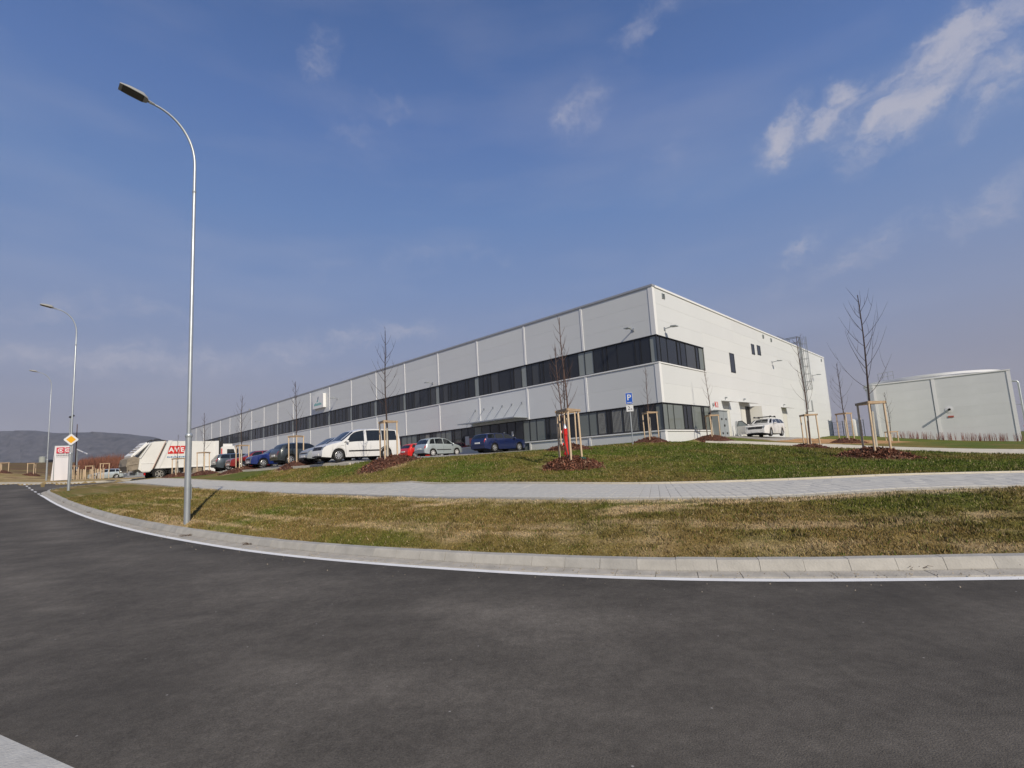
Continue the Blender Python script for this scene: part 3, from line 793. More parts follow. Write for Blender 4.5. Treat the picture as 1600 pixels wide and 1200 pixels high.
# ------------------------------------------------------------------ blades of grass
def scatter_grass(n, seed):
    r_ = np.random.default_rng(seed)
    th_ = r_.uniform(math.radians(-47.5), math.radians(60), n)
    u = r_.uniform(0, 1, n)
    base = poly_r(offset_line(foot, .44)[:tip_i + 1], th_); base = np.where(th_ > TH_TIP, base, 62)
    rad = base * (36 / base) ** (u ** .9)                       # thins out with distance
    rad = np.where(rad < base + .02, base + .02, rad)
    x, y = rad * np.sin(th_), rad * np.cos(th_)
    keep = np.ones(n, bool)
    d, _ = sw_d(x, y); keep &= (d < -.05) | (d > SWW + .02)
    p, _ = strip_dist(p2_line, x, y); keep &= (p < -.05) | (p > P2W + .05)
    X, Y = to_site(x, y)
    keep &= ~((X > LOT_X[0] - .2) & (X < LOT_X[1]) & (Y > LOT_Y[0])); keep &= ~((X > -1.2) & (Y > -1))
    keep &= ~((X > LOT2_X[0]) & (X < LOT2_X[1]) & (Y > LOT2_Y[0]))
    keep &= ~((X > 6) & (Y > -5) & (X < 27))
    keep &= ~in_poly(side_road, x, y)
    ok_, _ = strip_dist(foot, x, y); keep &= ~((ok_ < .5) & (ok_ > -5) & (rad > 36)); keep &= th_ > TH_TIP + .004
    for (tx, ty, _z), t in zip(tree_at, TREES):
        if t[4] > 0: keep &= np.hypot(x - tx, y - ty) > t[4] * .95
    x, y, rad = x[keep], y[keep], rad[keep]
    col, soil = grass_colour(x, y)
    k2 = (soil < .3) & (r_.uniform(0, 1, len(x)) < np.clip(1.15 - (col[:, 0] - .2) * 2.2, .25, 1))
    x, y, rad, col = x[k2], y[k2], rad[k2], col[k2]
    n = len(x); z = ground_z(x, y)
    rb_ = poly_r(offset_line(foot, .44)[:tip_i + 1], np.arctan2(x, y)); fd = np.clip((rad - rb_) / .5, 0, 1)
    kt = road_z(x, y) + .15
    z = np.where(fd < 1, kt + (z - kt) * fd, z) + (.022 * fbm(x * 1.7, y * 1.7, 31, 4) + .012 * vnoise(x * 6, y * 6, 33)) * fd - .006
    clump = np.clip(fbm(x * 5.5, y * 5.5, 61, 3) * 1.8 + .1, -1, 1)
    a = r_.uniform(0, 2 * math.pi, n); L = r_.uniform(.5, 1.25, n) * (.032 + .0011 * rad) * (1 + .5 * np.clip(fbm(x * 1.3, y * 1.3, 55), -.6, 1))
    w = (.0035 + .00052 * rad) * r_.uniform(.7, 1.3, n)
    lean = r_.uniform(.15, 1.1, n); la = r_.uniform(0, 2 * math.pi, n)
    V = np.empty((n, 3, 3))
    V[:, 0] = np.stack([x - np.cos(a) * w, y - np.sin(a) * w, z], 1)
    V[:, 1] = np.stack([x + np.cos(a) * w, y + np.sin(a) * w, z], 1)
    V[:, 2] = np.stack([x + np.cos(la) * L * lean * .8, y + np.sin(la) * L * lean * .8, z + L / np.sqrt(1 + lean ** 2 * .3)], 1)
    col = col * r_.uniform(.6, 1.5, (n, 1)) * (1 - .28 * clump)[:, None]; L = L * (1 + .55 * clump); V[:, 2] = V[:, 0] * .5 + V[:, 1] * .5 + (V[:, 2] - (V[:, 0] + V[:, 1]) / 2) * (1 + .55 * clump)[:, None]; pick = r_.uniform(0, 1, n)
    col = np.where((pick > .925)[:, None], np.array([.46, .36, .2]) * r_.uniform(.6, 1.1, (n, 1)), col)
    col = np.where((pick < .10)[:, None], G_GREEN * r_.uniform(.8, 1.3, (n, 1)), col)
    return V.reshape(-1, 3), np.repeat(col, 3, 0)
V, C = scatter_grass(840000, 11)
me = bpy.data.meshes.new('grass'); nf = len(V) // 3
me.vertices.add(len(V)); me.vertices.foreach_set('co', V.ravel())
me.loops.add(len(V)); me.loops.foreach_set('vertex_index', np.arange(len(V)))
me.polygons.add(nf); me.polygons.foreach_set('loop_start', np.arange(0, len(V), 3)); me.update(calc_edges=True)
at = me.attributes.new('tint', 'FLOAT_COLOR', 'POINT'); at.data.foreach_set('color', np.concatenate([C, np.ones((len(C), 1))], 1).ravel())
me.materials.append(attr_mat('grass_blade', 'tint', rough=.8, fine=.1, fscale=3, bump=0))
link('grass', me, kind='stuff', label='short tussocky olive and straw coloured grass', category='grass')

# ------------------------------------------------------------------ hills and air
def ridge(name, pts, depth, mat, label, base=-10, seed=1, thick=500):
    """pts: (pixel x, pixel y) of the skyline seen at distance depth"""
    pts = np.array(pts, float); xs = np.linspace(pts[0, 0], pts[-1, 0], 160); ys = np.interp(xs, pts[:, 0], pts[:, 1])
    top = np.array([at_depth(a, b, depth) for a, b in zip(xs, ys)])
    top[:, 2] += depth * .0012 * fbm(xs * .05, xs * 0, seed, 4)
    rowsX, rowsY, rowsZ = [], [], []
    for f, h in ((-1, 0), (-.72, .22), (-.45, .55), (-.2, .86), (0, 1.0), (.3, .9), (.8, .4), (1.2, 0)):
        rowsX.append(top[:, 0] * (1 + f * thick / depth)); rowsY.append(top[:, 1] + f * thick + thick * .18 * fbm(xs * .03 + f * 3, xs * 0 + f * 7, seed + 5))
        rowsZ.append(base + (top[:, 2] - base) * h + (18 * fbm(xs * .04, xs * 0 + f * 9, seed + 9) if 0 < h < 1 else 0))
    me = grid_mesh(np.array(rowsX), np.array(rowsY), np.array(rowsZ), name, mat)
    link(name, me, kind='structure', label=label)
m_hill = M('hill_woods', (.056, .052, .055), .95, var=.95, vscale=.03)
ridge('hill', [(-700, 690), (-300, 680), (0, 674), (50, 672.5), (90, 677), (150, 675), (185, 677), (230, 682), (270, 688), (330, 696), (420, 706), (560, 716), (800, 722)], 2600, m_hill, 'long dark wooded ridge on the left skyline', seed=3)

m_haze, n, l, b_ = _tree('haze')
n.remove(b_)
pv = n.new('ShaderNodeVolumePrincipled'); pv.inputs['Color'].default_value = (.80, .86, 1.0, 1); pv.inputs['Density'].default_value = .00011
pv.inputs['Anisotropy'].default_value = 0.0
l.new(pv.outputs[0], n['Material Output'].inputs['Volume'])
mb = MB(); mb.box((-4200, -300, -12), (3000, 3600, 420))
mb.build('haze', m_haze, None, kind='stuff', label='thin bluish haze over the distant hills', category='haze')

# ------------------------------------------------------------------ the long white hall
m_clad = M('cladding_white', (.675, .69, .69), .45, var=.025, vscale=.35, spec=.4)
m_clad2 = M('cladding_white_b', (.665, .68, .68), .45, var=.025, vscale=.35, spec=.4)
m_clad3 = M('cladding_white_c', (.685, .70, .695), .45, var=.025, vscale=.35, spec=.4)
m_strip = M('cover_strip', (.82, .82, .81), .4)
m_back = M('wall_core', (.42, .42, .41), .9)
m_trim = M('roof_flashing', (.40, .41, .42), .4, metal=.3)
m_frame = M('window_frame_anthracite', (.018, .019, .021), .45)
m_glass_d = M('glass_dark', (.022, .024, .027), .04, spec=.6)
m_glass_m = M('glass_over_blind', (.055, .058, .06), .06, spec=.6)
m_glass_l = M('glass_pale_blind', (.17, .19, .18), .08, spec=.6)
m_glass_w = M('glass_white_column', (.27, .295, .28), .08, spec=.6)
m_slatmat = M('blind_slat', (.42, .43, .41), .6)
m_steel = M('galvanised_steel', (.42, .44, .45), .45, metal=.75, var=.08, vscale=6)
m_dark = M('dark_plastic', (.02, .02, .02), .6)
m_greyp = M('grey_metal_paint', (.30, .33, .34), .5)
m_door = M('door_cream', (.66, .655, .60), .5)
m_red = M('signal_red', (.62, .025, .02), .45)
m_white = M('white_plastic', (.8, .8, .79), .4)
m_teal = M('teal_print', (.03, .32, .33), .5)
m_navy = M('navy_print', (.03, .08, .18), .5)

hall = thing('industrial_building', 'long low white panelled industrial hall with two dark ribbon windows', 'building', (BLD[0], BLD[1], BZ), math.radians(90) - YAW - math.radians(90) + YAW * 2)
hall.rotation_euler = (0, 0, math.atan2(D2[1], D2[0]))
HT, UT, UB, LT, LB = 10.69, 7.19, 5.32, 2.57, .75
NB, BAY, LEN, WID = 20, 6.0, 120.0, 46.5
mb = MB(); mb.box((.16, .16, -2), (WID - .1, LEN, HT - .25)); mb.build('wall_core', m_back, hall)
mb = MB(); mb.box((.3, .3, HT - .25), (WID - .3, LEN - .3, HT - .1)); mb.build('roof', M('roof_membrane', (.3, .3, .3), .9, var=.2, vscale=.3), hall)

def panel_mesh(w, h, mat, axis, t=.10, grooves=0):
    """cladding panel with a folded edge; axis 'y' lies on the long facade, 'x' on the gable"""
    g, e = .0015, .004
    mb = MB()
    def P(a, z, d): return (d, a, z) if axis == 'y' else (a, d, z)
    o = [(g, g), (w - g, g), (w - g, h - g), (g, h - g)]; i_ = [(g + e, g + e), (w - g - e, g + e), (w - g - e, h - g - e), (g + e, h - g - e)]
    vs = [P(a, z, t) for a, z in o] + [P(a, z, .004) for a, z in o] + [P(a, z, 0) for a, z in i_]
    fs = [(a, (a + 1) % 4, (a + 1) % 4 + 4, a + 4) for a in range(4)] + [(a + 4, (a + 1) % 4 + 4, (a + 1) % 4 + 8, a + 8) for a in range(4)] + [(8, 9, 10, 11)]
    mb.add(vs, fs); return mb.mesh('panel', mat)
_pm = {}
def panel(w, h, axis, pos):
    k = rng.integers(0, 3); key = (round(w, 3), round(h, 3), axis, k)
    if key not in _pm: _pm[key] = panel_mesh(w, h, (m_clad, m_clad2, m_clad3)[k], axis)
    return link('wall_panel', _pm[key], hall, pos)
for k in range(NB):
    y0 = k * BAY + (.30 if k == 0 else 0); w = BAY - (.30 if k == 0 else 0)
    h = (HT - .14 - UT) / 3
    for j in range(3): panel(w, h, 'y', (0, y0, UT + j * h))
    h = (UB - .09 - LT) / 2
    for j in range(2): panel(w, h, 'y', (0, y0, LT + j * h))
    if k != 2: panel(w, LB - .06 + 1.2, 'y', (0.02, y0, -1.2))
# vertical cover strips at the bay lines
def mesh_box(lo, hi, name, mat):
    mb = MB(); mb.box(lo, hi); return mb.mesh(name, mat)
ms = [mesh_box((-.035, -.085, z0), (.0, .085, z1), 'cover_strip', m_strip) for z0, z1 in ((UT + .01, HT - .15), (LT + .01, UB - .10), (-1.2, LB - .07))]
for k in range(1, NB + 1):
    for q, me in enumerate(ms):
        if q == 2 and k in (2, 3): pass
        link('cover_strip', me, hall, (0, k * BAY, 0))
for z0, z1 in ((UT + .002, HT - .15), (LT + .002, UB - .1), (-1.2, LB - .07)):
    mb = MB(); mb.prism([(-.03, -.03), (.30, -.03), (.30, .0), (.0, .0), (.0, .30), (-.03, .30)], z0, z1, axis='z'); mb.build('corner_trim', m_strip, hall)
for z in (LB, UB):       # window sills
    mb = MB(); mb.box((-.06, -.06, z - .09), (.1, LEN, z - .002)); mb.box((-.058, -.058, z - .088), (7.55, .1, z - .004)); mb.build('window_sill', m_strip, hall)
for z in (LT, UT):
    mb = MB(); mb.box((-.02, -.02, z - .045), (.1, LEN, z + .004)); mb.box((-.018, -.018, z - .043), (7.55, .1, z + .002)); mb.build('drip_edge', m_frame, hall)
mb = MB(); mb.box((-.07, -.07, HT - .14), (.35, LEN, HT)); mb.build('roof_flashing', m_trim, hall)
mb = MB(); mb.box((.36, -.07, HT - .14), (WID + .05, .35, HT)); mb.build('roof_flashing', m_strip, hall)

# ribbon windows: one window per bay and storey, each with its own panes and mullions
PAT = [[(.52, 'w'), (.72, 'd'), (.50, 'c'), (1.42, 'd'), (.85, 'd'), (.42, 'c'), (.78, 'd'), (.79, 'w')],
       [(.50, 'w'), (.80, 'm'), (.45, 'c'), (.85, 'd'), (1.0, 'd'), (.95, 'd'), (.45, 'c'), (.70, 'd'), (.40, 'd')],
       [(.60, 'w'), (.90, 'd'), (.45, 'c'), (1.20, 'd'), (.95, 'd'), (.45, 'c'), (.80, 'm'), (.60, 'd')],
       [(.60, 'w'), (.90, 'm'), (.45, 'c'), (1.45, 'd'), (1.0, 'm'), (.45, 'c'), (.60, 'd'), (.55, 'd')]]
PATL = [[(.52, 'l'), (.80, 'd'), (.50, 'c'), (1.30, 'b'), (.95, 'b'), (.42, 'c'), (.80, 'b'), (.71, 'l')],
        [(.80, 'l'), (.60, 'm'), (.45, 'c'), (.85, 'b'), (1.0, 'm'), (.45, 'c'), (.95, 'l'), (.90, 'l')],
        [(1.0, 'l'), (.90, 'd'), (.95, 'd'), (1.0, 'm'), (.45, 'c'), (.95, 'l'), (.75, 'l')]]
def glass(k): return {'w': m_glass_w, 'd': m_glass_d, 'm': m_glass_m, 'l': m_glass_l, 'c': m_glass_d, 'b': m_glass_m}[k]
_wm = {}
def cached(key, fn):
    if key not in _wm: _wm[key] = fn()
    return _wm[key]
def window_row(pat, z0, z1, base, along, length):
    """along: 'y' = long facade, 'x' = gable; base: start along it"""
    h = z1 - z0
    def B(lo, hi, mb):
        # lo/hi = (along, depth, z), depth 0 = facade plane, + = into the building
        if along == 'y': mb.box((lo[1], lo[0], lo[2]), (hi[1], hi[0], hi[2]))
        else: mb.box((lo[0], lo[1], lo[2]), (hi[0], hi[1], hi[2]))
    def frame_mesh():
        mb = MB(); B((0, .05, 0), (length, .13, .05), mb); B((0, .05, h - .09), (length, .13, h - .045), mb); return mb.mesh('window', m_frame)
    win = link('window', cached(('f', length, h, along), frame_mesh), hall, (0, base, z0) if along == 'y' else (base, 0, z0))
    tot = sum(p[0] for p in pat); a = 0.0; yb, yt = .052, h - .092
    for w, k in pat:
        w = w * length / tot
        fw = .075 if k == 'c' else .022
        def pane_mesh():
            mb = MB(); B((fw, .06 if k == 'c' else .075, yb + (.05 if k == 'c' else 0)), (w - fw, .09, yt - (.05 if k == 'c' else 0)), mb); return mb.mesh('pane', glass(k))
        off = (0, a, 0) if along == 'y' else (a, 0, 0)
        link('pane', cached(('p', round(w, 3), round(h, 3), k, along), pane_mesh), win, off)
        def mull_mesh():
            mb = MB()
            if k == 'c':
                B((.0, .03, yb), (.072, .12, yt), mb); B((w - .072, .03, yb), (w, .12, yt), mb)
                B((.0725, .035, yb), (w - .0725, .12, yb + .05), mb); B((.0725, .035, yt - .05), (w - .0725, .12, yt), mb)
            else: B((w - .02, .045, yb), (w + .018, .12, yt), mb)
            return mb.mesh('mullion', m_frame)
        link('casement' if k == 'c' else 'mullion', cached(('m', round(w, 3), round(h, 3), k == 'c', along), mull_mesh), win, off)
        if k == 'b':
            def slat_mesh():
                mb = MB(); n = int(w / .11)
                for q in range(n):
                    x_ = .05 + q * (w - .1) / n
                    B((x_, .068, yb + .06), (x_ + .028, .0745, yt - .05), mb)
                return mb.mesh('blind', m_slatmat)
            link('blind', cached(('b', round(w, 3), round(h, 3), along), slat_mesh), win, off)
        a += w
for k in range(NB):
    window_row(PAT[0] if k == 0 else PAT[1 + (k * 7 + k // 3) % 3], UB, UT, k * BAY + (.03 if k == 0 else .0), 'y', BAY - (.03 if k == 0 else 0))
    if k != 2: window_row(PATL[0] if k == 0 else PATL[1 + k % 2], LB, LT, k * BAY + (.03 if k == 0 else 0), 'y', BAY - (.03 if k == 0 else 0))
GAB_U = [(.55, 'd'), (.95, 'd'), (1.45, 'd'), (.55, 'c'), (.85, 'd'), (1.6, 'm'), (.55, 'c'), (.85, 'l')]
GAB_L = [(.75, 'l'), (.85, 'l'), (1.45, 'l'), (.60, 'c'), (.80, 'd'), (1.6, 'l'), (.50, 'c'), (.95, 'l')]
window_row(GAB_U, UB, UT, .03, 'x', 7.50); window_row(GAB_L, LB, LT, .03, 'x', 7.50)
for z0, z1 in ((UB, UT), (LB, LT)):
    mb = MB(); mb.box((-.005, -.005, z0), (.045, .045, z1 - .05)); mb.build('corner_mullion', m_frame, hall)

# entrance bay: glazing down to the ground
door = mesh_box((.05, 0, -.02), (.12, .06, LT - .05), 'frame', m_frame)
ent = link('entrance', mesh_box((.16, 12.0, -.1), (.159, 18, LT), 'entrance', m_dark), hall)
for k, (a, w, g) in enumerate([(12.0, .75, m_glass_l), (12.75, .95, m_glass_d), (13.7, 1.0, m_glass_d), (14.7, 1.0, m_glass_d), (15.7, 1.15, m_glass_d), (16.85, 1.15, m_glass_m)]):
    link('pane', mesh_box((.08, a + .03, 0), (.1, a + w - .03, LT - .06), 'pane', g), ent)
    link('mullion', mesh_box((.05, a - .03, -.02), (.13, a + .03, LT - .05), 'mullion', m_frame), ent)
for a in (13.95, 14.95): link('notice', mesh_box((.07, a, 1.35), (.079, a + .22, 1.75), 'notice', m_white), ent)
link('poster', mesh_box((.04, 19.1, 1.0), (.044, 19.7, 1.55), 'poster', M('poster_red', (.55, .2, .17), .5)), hall)
link('poster', mesh_box((.04, 19.72, .95), (.0441, 20.3, 1.75), 'poster', M('poster_white', (.6, .58, .55), .5)), hall)

# glass canopy over the entrance, hung on rods
can = link('canopy', mesh_box((-1.7, 12.1, 2.74), (.0, 19.2, 2.765), 'canopy', M('canopy_glass', (.42, .46, .46), .1, spec=.6)), hall)
mb = MB(); mb.box((-1.72, 12.08, 2.70), (-1.70, 19.22, 2.80)); mb.build('edge_profile', m_steel, can)
for q in range(6):
    a = 12.7 + q * 1.18
    mb = MB(); mb.bar((-1.25, a, 2.77), (-.02, a, 4.05), .028); mb.box((-1.29, a - .06, 2.766), (-1.21, a + .06, 2.80)); mb.box((-.03, a - .06, 3.97), (-.002, a + .06, 4.13)); mb.build('tie_rod', m_steel, can)
mb = MB(); mb.lathe([(.0, 0), (.09, .0), (.11, .05), (.0, .06)], 12, Matrix.Translation((-1.0, 15, 2.67))); mb.build('canopy_lamp', m_white, can)

# sign box with a leaf and a wavy word mark
sgn = link('sign_box', mesh_box((-.42, 49.0, 7.85), (-.03, 52.3, 9.75), 'sign_box', m_white), hall)
mb = MB()
def leaf(mb, cy_, cz, L, w, ang, m):
    pts = []
    for i in range(9):
        t = i / 8; pts.append((t - .5, math.sin(math.pi * t) * w))
    pts += [(p[0], -p[1]) for p in pts[-2:0:-1]]
    q = [(-(p[0] * math.cos(ang) - p[1] * math.sin(ang)) * L + cy_, (p[0] * math.sin(ang) + p[1] * math.cos(ang)) * L + cz) for p in pts]
    mb.prism(q, -.432, -.4215, axis='x', m=m)
leaf(mb, 50.55, 9.2, .62, .2, 1.2, 0); leaf(mb, 50.75, 8.85, .5, .22, .75, 1)
for q in range(7):
    a = 49.55 + q * .33
    mb.prism([(a, 8.25), (a + .2, 8.22), (a + .22, 8.50 + .06 * (q % 2)), (a + .03, 8.52 + .06 * (q % 3))], -.432, -.4215, axis='x', m=1)
mb.build('emblem', (m_navy, m_teal), sgn)
mb = MB(); 
for a in (49.2, 52.0): mb.box((-.08, a, 7.7), (-.001, a + .08, 7.86))
mb.build('bracket', m_steel, sgn)

# gable panels
cols_ = [(7.55 + i * 6.49, 7.55 + (i + 1) * 6.49) for i in range(6)]
NRW = 10; rh = (HT - .14 + .0) / NRW
for a, b in cols_:
    for j in range(NRW): panel(b - a, rh, 'x', (a, 0, j * rh))
    link('wall_panel', panel_mesh(b - a, 1.2, m_clad, 'x'), hall, (a, .02, -1.2))
h = (HT - .14 - UT) / 3
for j in range(3): panel(7.25, h, 'x', (.30, 0, UT + j * h))
h = (UB - .09 - LT) / 2
for j in range(2): panel(7.25, h, 'x', (.30, 0, LT + j * h))
panel(7.25, LB - .06 + 1.2, 'x', (.30, .02, -1.2))
mb = MB(); mb.box((WID, -.03, -1.2), (WID + .04, .3, HT - .15)); mb.build('corner_trim', m_strip, hall)
for a in (WID,):
    mb = MB(); mb.box((WID - .1, .3, -1.2), (WID, LEN, HT - .1)); mb.build('rear_wall', m_clad, hall)
mb = MB(); mb.box((.2, LEN - .05, -1.2), (WID - .2, LEN, HT - .1)); mb.build('far_gable', m_clad, hall)

def gx_(px):
    """distance along the gable seen at photo column px"""
    lo, hi = 0.0, 60.0
    for _ in range(40):
        m = (lo + hi) / 2
        p = np.array([BLD[0] + D2[0] * m, BLD[1] + D2[1] * m, BZ + 3 - EYE]); c = RC @ p
        if 800 + FPX * c[0] / c[2] < px: lo = m
        else: hi = m
    return lo
def g_at(px, py):
    """(along, height) on the gable plane at a photo pixel"""
    d = pix_dir(px, py); n = np.array([D1[0], D1[1]])
    t = (BLD @ n) / (d[:2] @ n)
    p = d * t; return float((p[:2] - BLD) @ D2), float(p[2] + EYE - BZ)
def f_at(px, py):
    d = pix_dir(px, py); t = (BLD @ D2) / (d[:2] @ D2); p = d * t
    return float((p[:2] - BLD) @ D1), float(p[2] + EYE - BZ)
# narrow windows high on the gable
for (x0, y0, x1, y1) in ((1139, 551, 1146, 582), (1173, 537, 1177.5, 554), (1182, 539, 1187, 555)):
    a0, z1 = g_at(x0, y0); a1, _ = g_at(x1, y0); _, z0 = g_at((x0 + x1) / 2 + 2, y1)
    mb = MB(); mb.box((a0, -.03, z0), (a0 + .08, .05, z1)); mb.box((a1 - .08, -.03, z0), (a1, .05, z1)); mb.box((a0 + .08, -.028, z0), (a1 - .08, .05, z0 + .08)); mb.box((a0 + .08, -.028, z1 - .08), (a1 - .08, .05, z1))
    w_ = mb.build('window', m_frame, hall)
    link('pane', mesh_box((a0 + .08, -.012, z0 + .08), (a1 - .08, .0, z1 - .08), 'pane', m_glass_d), w_)
# doors with little awnings and lamps
m_awn = M('awning_grey', (.42, .41, .39), .5)
def gable_door(px, ptop, w, openp=False):
    a, z = g_at(px, ptop); H = min(z, 2.9)
    mb = MB(); mb.box((a - w / 2 - .05, -.035, .02), (a - w / 2, .0, H)); mb.box((a + w / 2, -.035, .02), (a + w / 2 + .05, 0, H)); mb.box((a - w / 2 - .05, -.034, H), (a + w / 2 + .05, 0, H + .05))
    dr = mb.build('door', m_door, hall)
    if not openp:
        link('door_leaf', mesh_box((a - w / 2 + .01, -.022, .03), (a + w / 2 - .01, -.006, H - .01), 'door_leaf', m_door), dr)
        mb = MB(); mb.box((a - w / 2 + .08, -.075, 1.02), (a - w / 2 + .22, -.05, 1.06)); mb.box((a - w / 2 + .08, -.05, 1.03), (a - w / 2 + .1, -.022, 1.05)); mb.build('handle', m_steel, dr)
    else:
        link('opening', mesh_box((a - w / 2, -.006, .02), (a + w / 2, -.004, H), 'opening', m_dark), dr)
        mb = MB(); mb.box((0, -.02, .03), (w / 2 - .02, .02, H - .02)); o = mb.build('door_leaf', m_door, dr); o.location = (a - w / 2 + .01, -.03, 0); 
        mb = MB(); mb.box((0, -.02, .03), (w / 2, .02, H - .02)); o = mb.build('door_leaf', m_door, dr); o.location = (a + w / 2 + .01, -.04, 0); o.rotation_euler = (0, 0, math.radians(-68))
        mb = MB(); mb.box((0, -.025, .03), (.035, .024, H - .02)); o = mb.build('door_edge', m_frame, dr); o.location = (a + w / 2 + .01, -.04, 0); o.rotation_euler = (0, 0, math.radians(-68))
    mb = MB(); mb.prism([(-.75, H + .16), (-.75, H + .20), (0, H + .34), (0, H + .30)], a - w / 2 - .3, a + w / 2 + .3, axis='x'); mb.build('awning', m_awn, dr)
    mb = MB(); mb.lathe([(.0, 0), (.07, 0), (.09, .08), (.05, .12), (0, .12)], 10, Matrix.Translation((a, -.12, H + .55))); mb.box((a - .03, -.12, H + .6), (a + .03, 0, H + .66)); mb.build('door_lamp', m_greyp, dr)
    return a
gable_door(1134, 633, 1.1); gable_door(1163, 634.5, 2.0, True); gable_door(1225, 641.5, 1.15)
# floodlights on brackets
def flood(kind, a, z):
    f = MB(); b2 = MB()
    if kind == 'g':
        b2.bar((a, 0, z), (a, -.6, z + .05), .06); b2.box((a - .09, -.03, z - .12), (a + .09, 0, z + .12))
        f.prism([(-.95, z - .02), (-.95, z + .04), (-.55, z + .11), (-.5, z + .02)], a - .18, a + .18, axis='x')
    else:
        b2.bar((0, a, z), (-.6, a, z + .05), .06); b2.box((-.03, a - .09, z - .12), (0, a + .09, z + .12))
        f.prism([(-.95, z - .02), (-.95, z + .04), (-.55, z + .11), (-.5, z + .02)], a - .18, a + .18, axis='y')
    o = b2.build('floodlight', m_steel, hall); f.build('lamp_head', m_greyp, o)
for px, py in ((1038, 514), (1206, 566), (1269, 587)): flood('g', *g_at(px, py))
for px, py in ((989, 516), (676, 599), (527, 635 - 19), (408, 659)):
    a, z = f_at(px, py); flood('f', a, min(z, 8.6))
# small vents under the roof edge
for px, py in ((1036, 463), (1192, 526), (1204.5, 531.5), (1283, 563)):
    a, z = g_at(px, py)
    mb = MB(); mb.box((a - .2, -.05, z - .18), (a + .2, 0, z - .15)); mb.box((a - .2, -.05, z + .15), (a + .2, 0, z + .18)); mb.box((a - .2, -.05, z - .15), (a - .17, 0, z + .15)); mb.box((a + .17, -.05, z - .15), (a + .2, 0, z + .15))
    for q in range(3): mb.box((a - .17, -.04, z - .1 + q * .08), (a + .17, -.01, z - .07 + q * .08))
    v_ = mb.build('vent', m_greyp, hall)
    link('opening', mesh_box((a - .17, -.008, z - .15), (a + .17, -.004, z + .15), 'opening', m_dark), v_)
# red marking beside the cabinets and a small alarm
a, z = g_at(1114, 632); mb = MB(); mb.lathe([(0, 0), (.12, 0), (.14, .06), (.08, .12), (0, .13)], 12, Matrix.Translation((a, 0, z)) @ Matrix.Rotation(math.radians(90), 4, 'X')); mb.build('alarm_bell', m_greyp, hall)
def text(s, size, mat, parent, loc, rot, name='lettering', ext=.004, align='CENTER', bold=0.0):
    c = bpy.data.curves.new(name, 'FONT'); c.body = s; c.size = size; c.extrude = ext; c.align_x = align; c.align_y = 'CENTER'; c.offset = bold; c.resolution_u = 3
    o = bpy.data.objects.new(name, c); COL.objects.link(o)
    dg = bpy.context.evaluated_depsgraph_get(); me = bpy.data.meshes.new_from_object(o.evaluated_get(dg)); bpy.data.objects.remove(o); bpy.data.curves.remove(c)
    me.name = name; me.materials.clear(); me.materials.append(mat)
    return link(name, me, parent, loc, rot)
a, z = g_at(1118.5, 632.5); text('K1', .62, m_red, hall, (a + .15, -.008, z), (math.radians(90), 0, 0), bold=.015)
# pipe stubs at the foot of the gable
a, _ = g_at(1150, 676); mb = MB(); mb.tube([(a, -.12, -.3), (a, -.12, 1.5)], .05, 8); mb.build('downpipe', m_greyp, hall)
# caged roof ladder
a, zb = g_at(1259, 640); lad = MB()
for s_ in (-.25, .25): lad.bar((a + s_, -.25, zb), (a + s_, -.25, HT + 1.1), .075)
ladder = lad.build('roof_ladder', m_steel, hall)
mr_ = mesh_box((-.23, -.015, -.015), (.23, .015, .015), 'rung', m_steel)
for q in range(int((HT + 1.0 - zb) / .3)): link('rung', mr_, ladder, (a, -.25, zb + .15 + q * .3))
def hoop_mesh():
    mb = MB(); pts = [(.33 * math.sin(t) * 1.05, -.25 - .36 * (1 - math.cos(t)), 0) for t in np.linspace(-2.6, 2.6, 13)]
    mb.tube(pts, .022, 5, cap=False); return mb.mesh('cage_hoop', m_steel)
hm = hoop_mesh()
for q in range(int((HT + .9 - zb - 2.3) / .9) + 1): link('cage_hoop', hm, ladder, (a, 0, zb + 2.3 + q * .9))
mb = MB()
for t in (-2.2, -1.1, 0, 1.1, 2.2):
    t2 = math.pi if t == 0 else t
    x_, y_ = .33 * math.sin(t2) * 1.05, -.25 - .36 * (1 - math.cos(t2)); mb.bar((a + x_, y_, zb + 2.3), (a + x_, y_, HT + 1.0), .04)
mb.build('cage_bar', m_steel, ladder)
mb = MB()
for s_ in (-.35, .35):
    for zz in (.45, 1.1): mb.bar((a + s_, -.25, HT + zz), (a + s_, 2.2, HT + zz), .07)
    for yy in (.9, 2.2): mb.bar((a + s_, yy, HT - .1), (a + s_, yy, HT + 1.12), .07)
for s_ in (1, 2, 3): mb.bar((a - .35 - s_ * .9, 1.2, HT + .45), (a - .35, 1.2, HT + .45), .04); mb.bar((a - .35 - s_ * .9, 1.2, HT - .1), (a - .35 - s_ * .9, 1.2, HT + 1.1), .045)
mb.bar((a - 3.05, 1.2, HT + 1.1), (a - .35, 1.2, HT + 1.1), .045)
mb.build('guard_rail', m_steel, ladder)
mb = MB()
for q in range(6): mb.box((a - .3 + q * .12, -.72, zb - .25), (a - .29 + q * .12, -.70, zb + 1.0))
mb.box((a - .4, -.75, zb - .3), (a + .4, -.1, zb - .24)); mb.build('ladder_gate', m_steel, ladder)
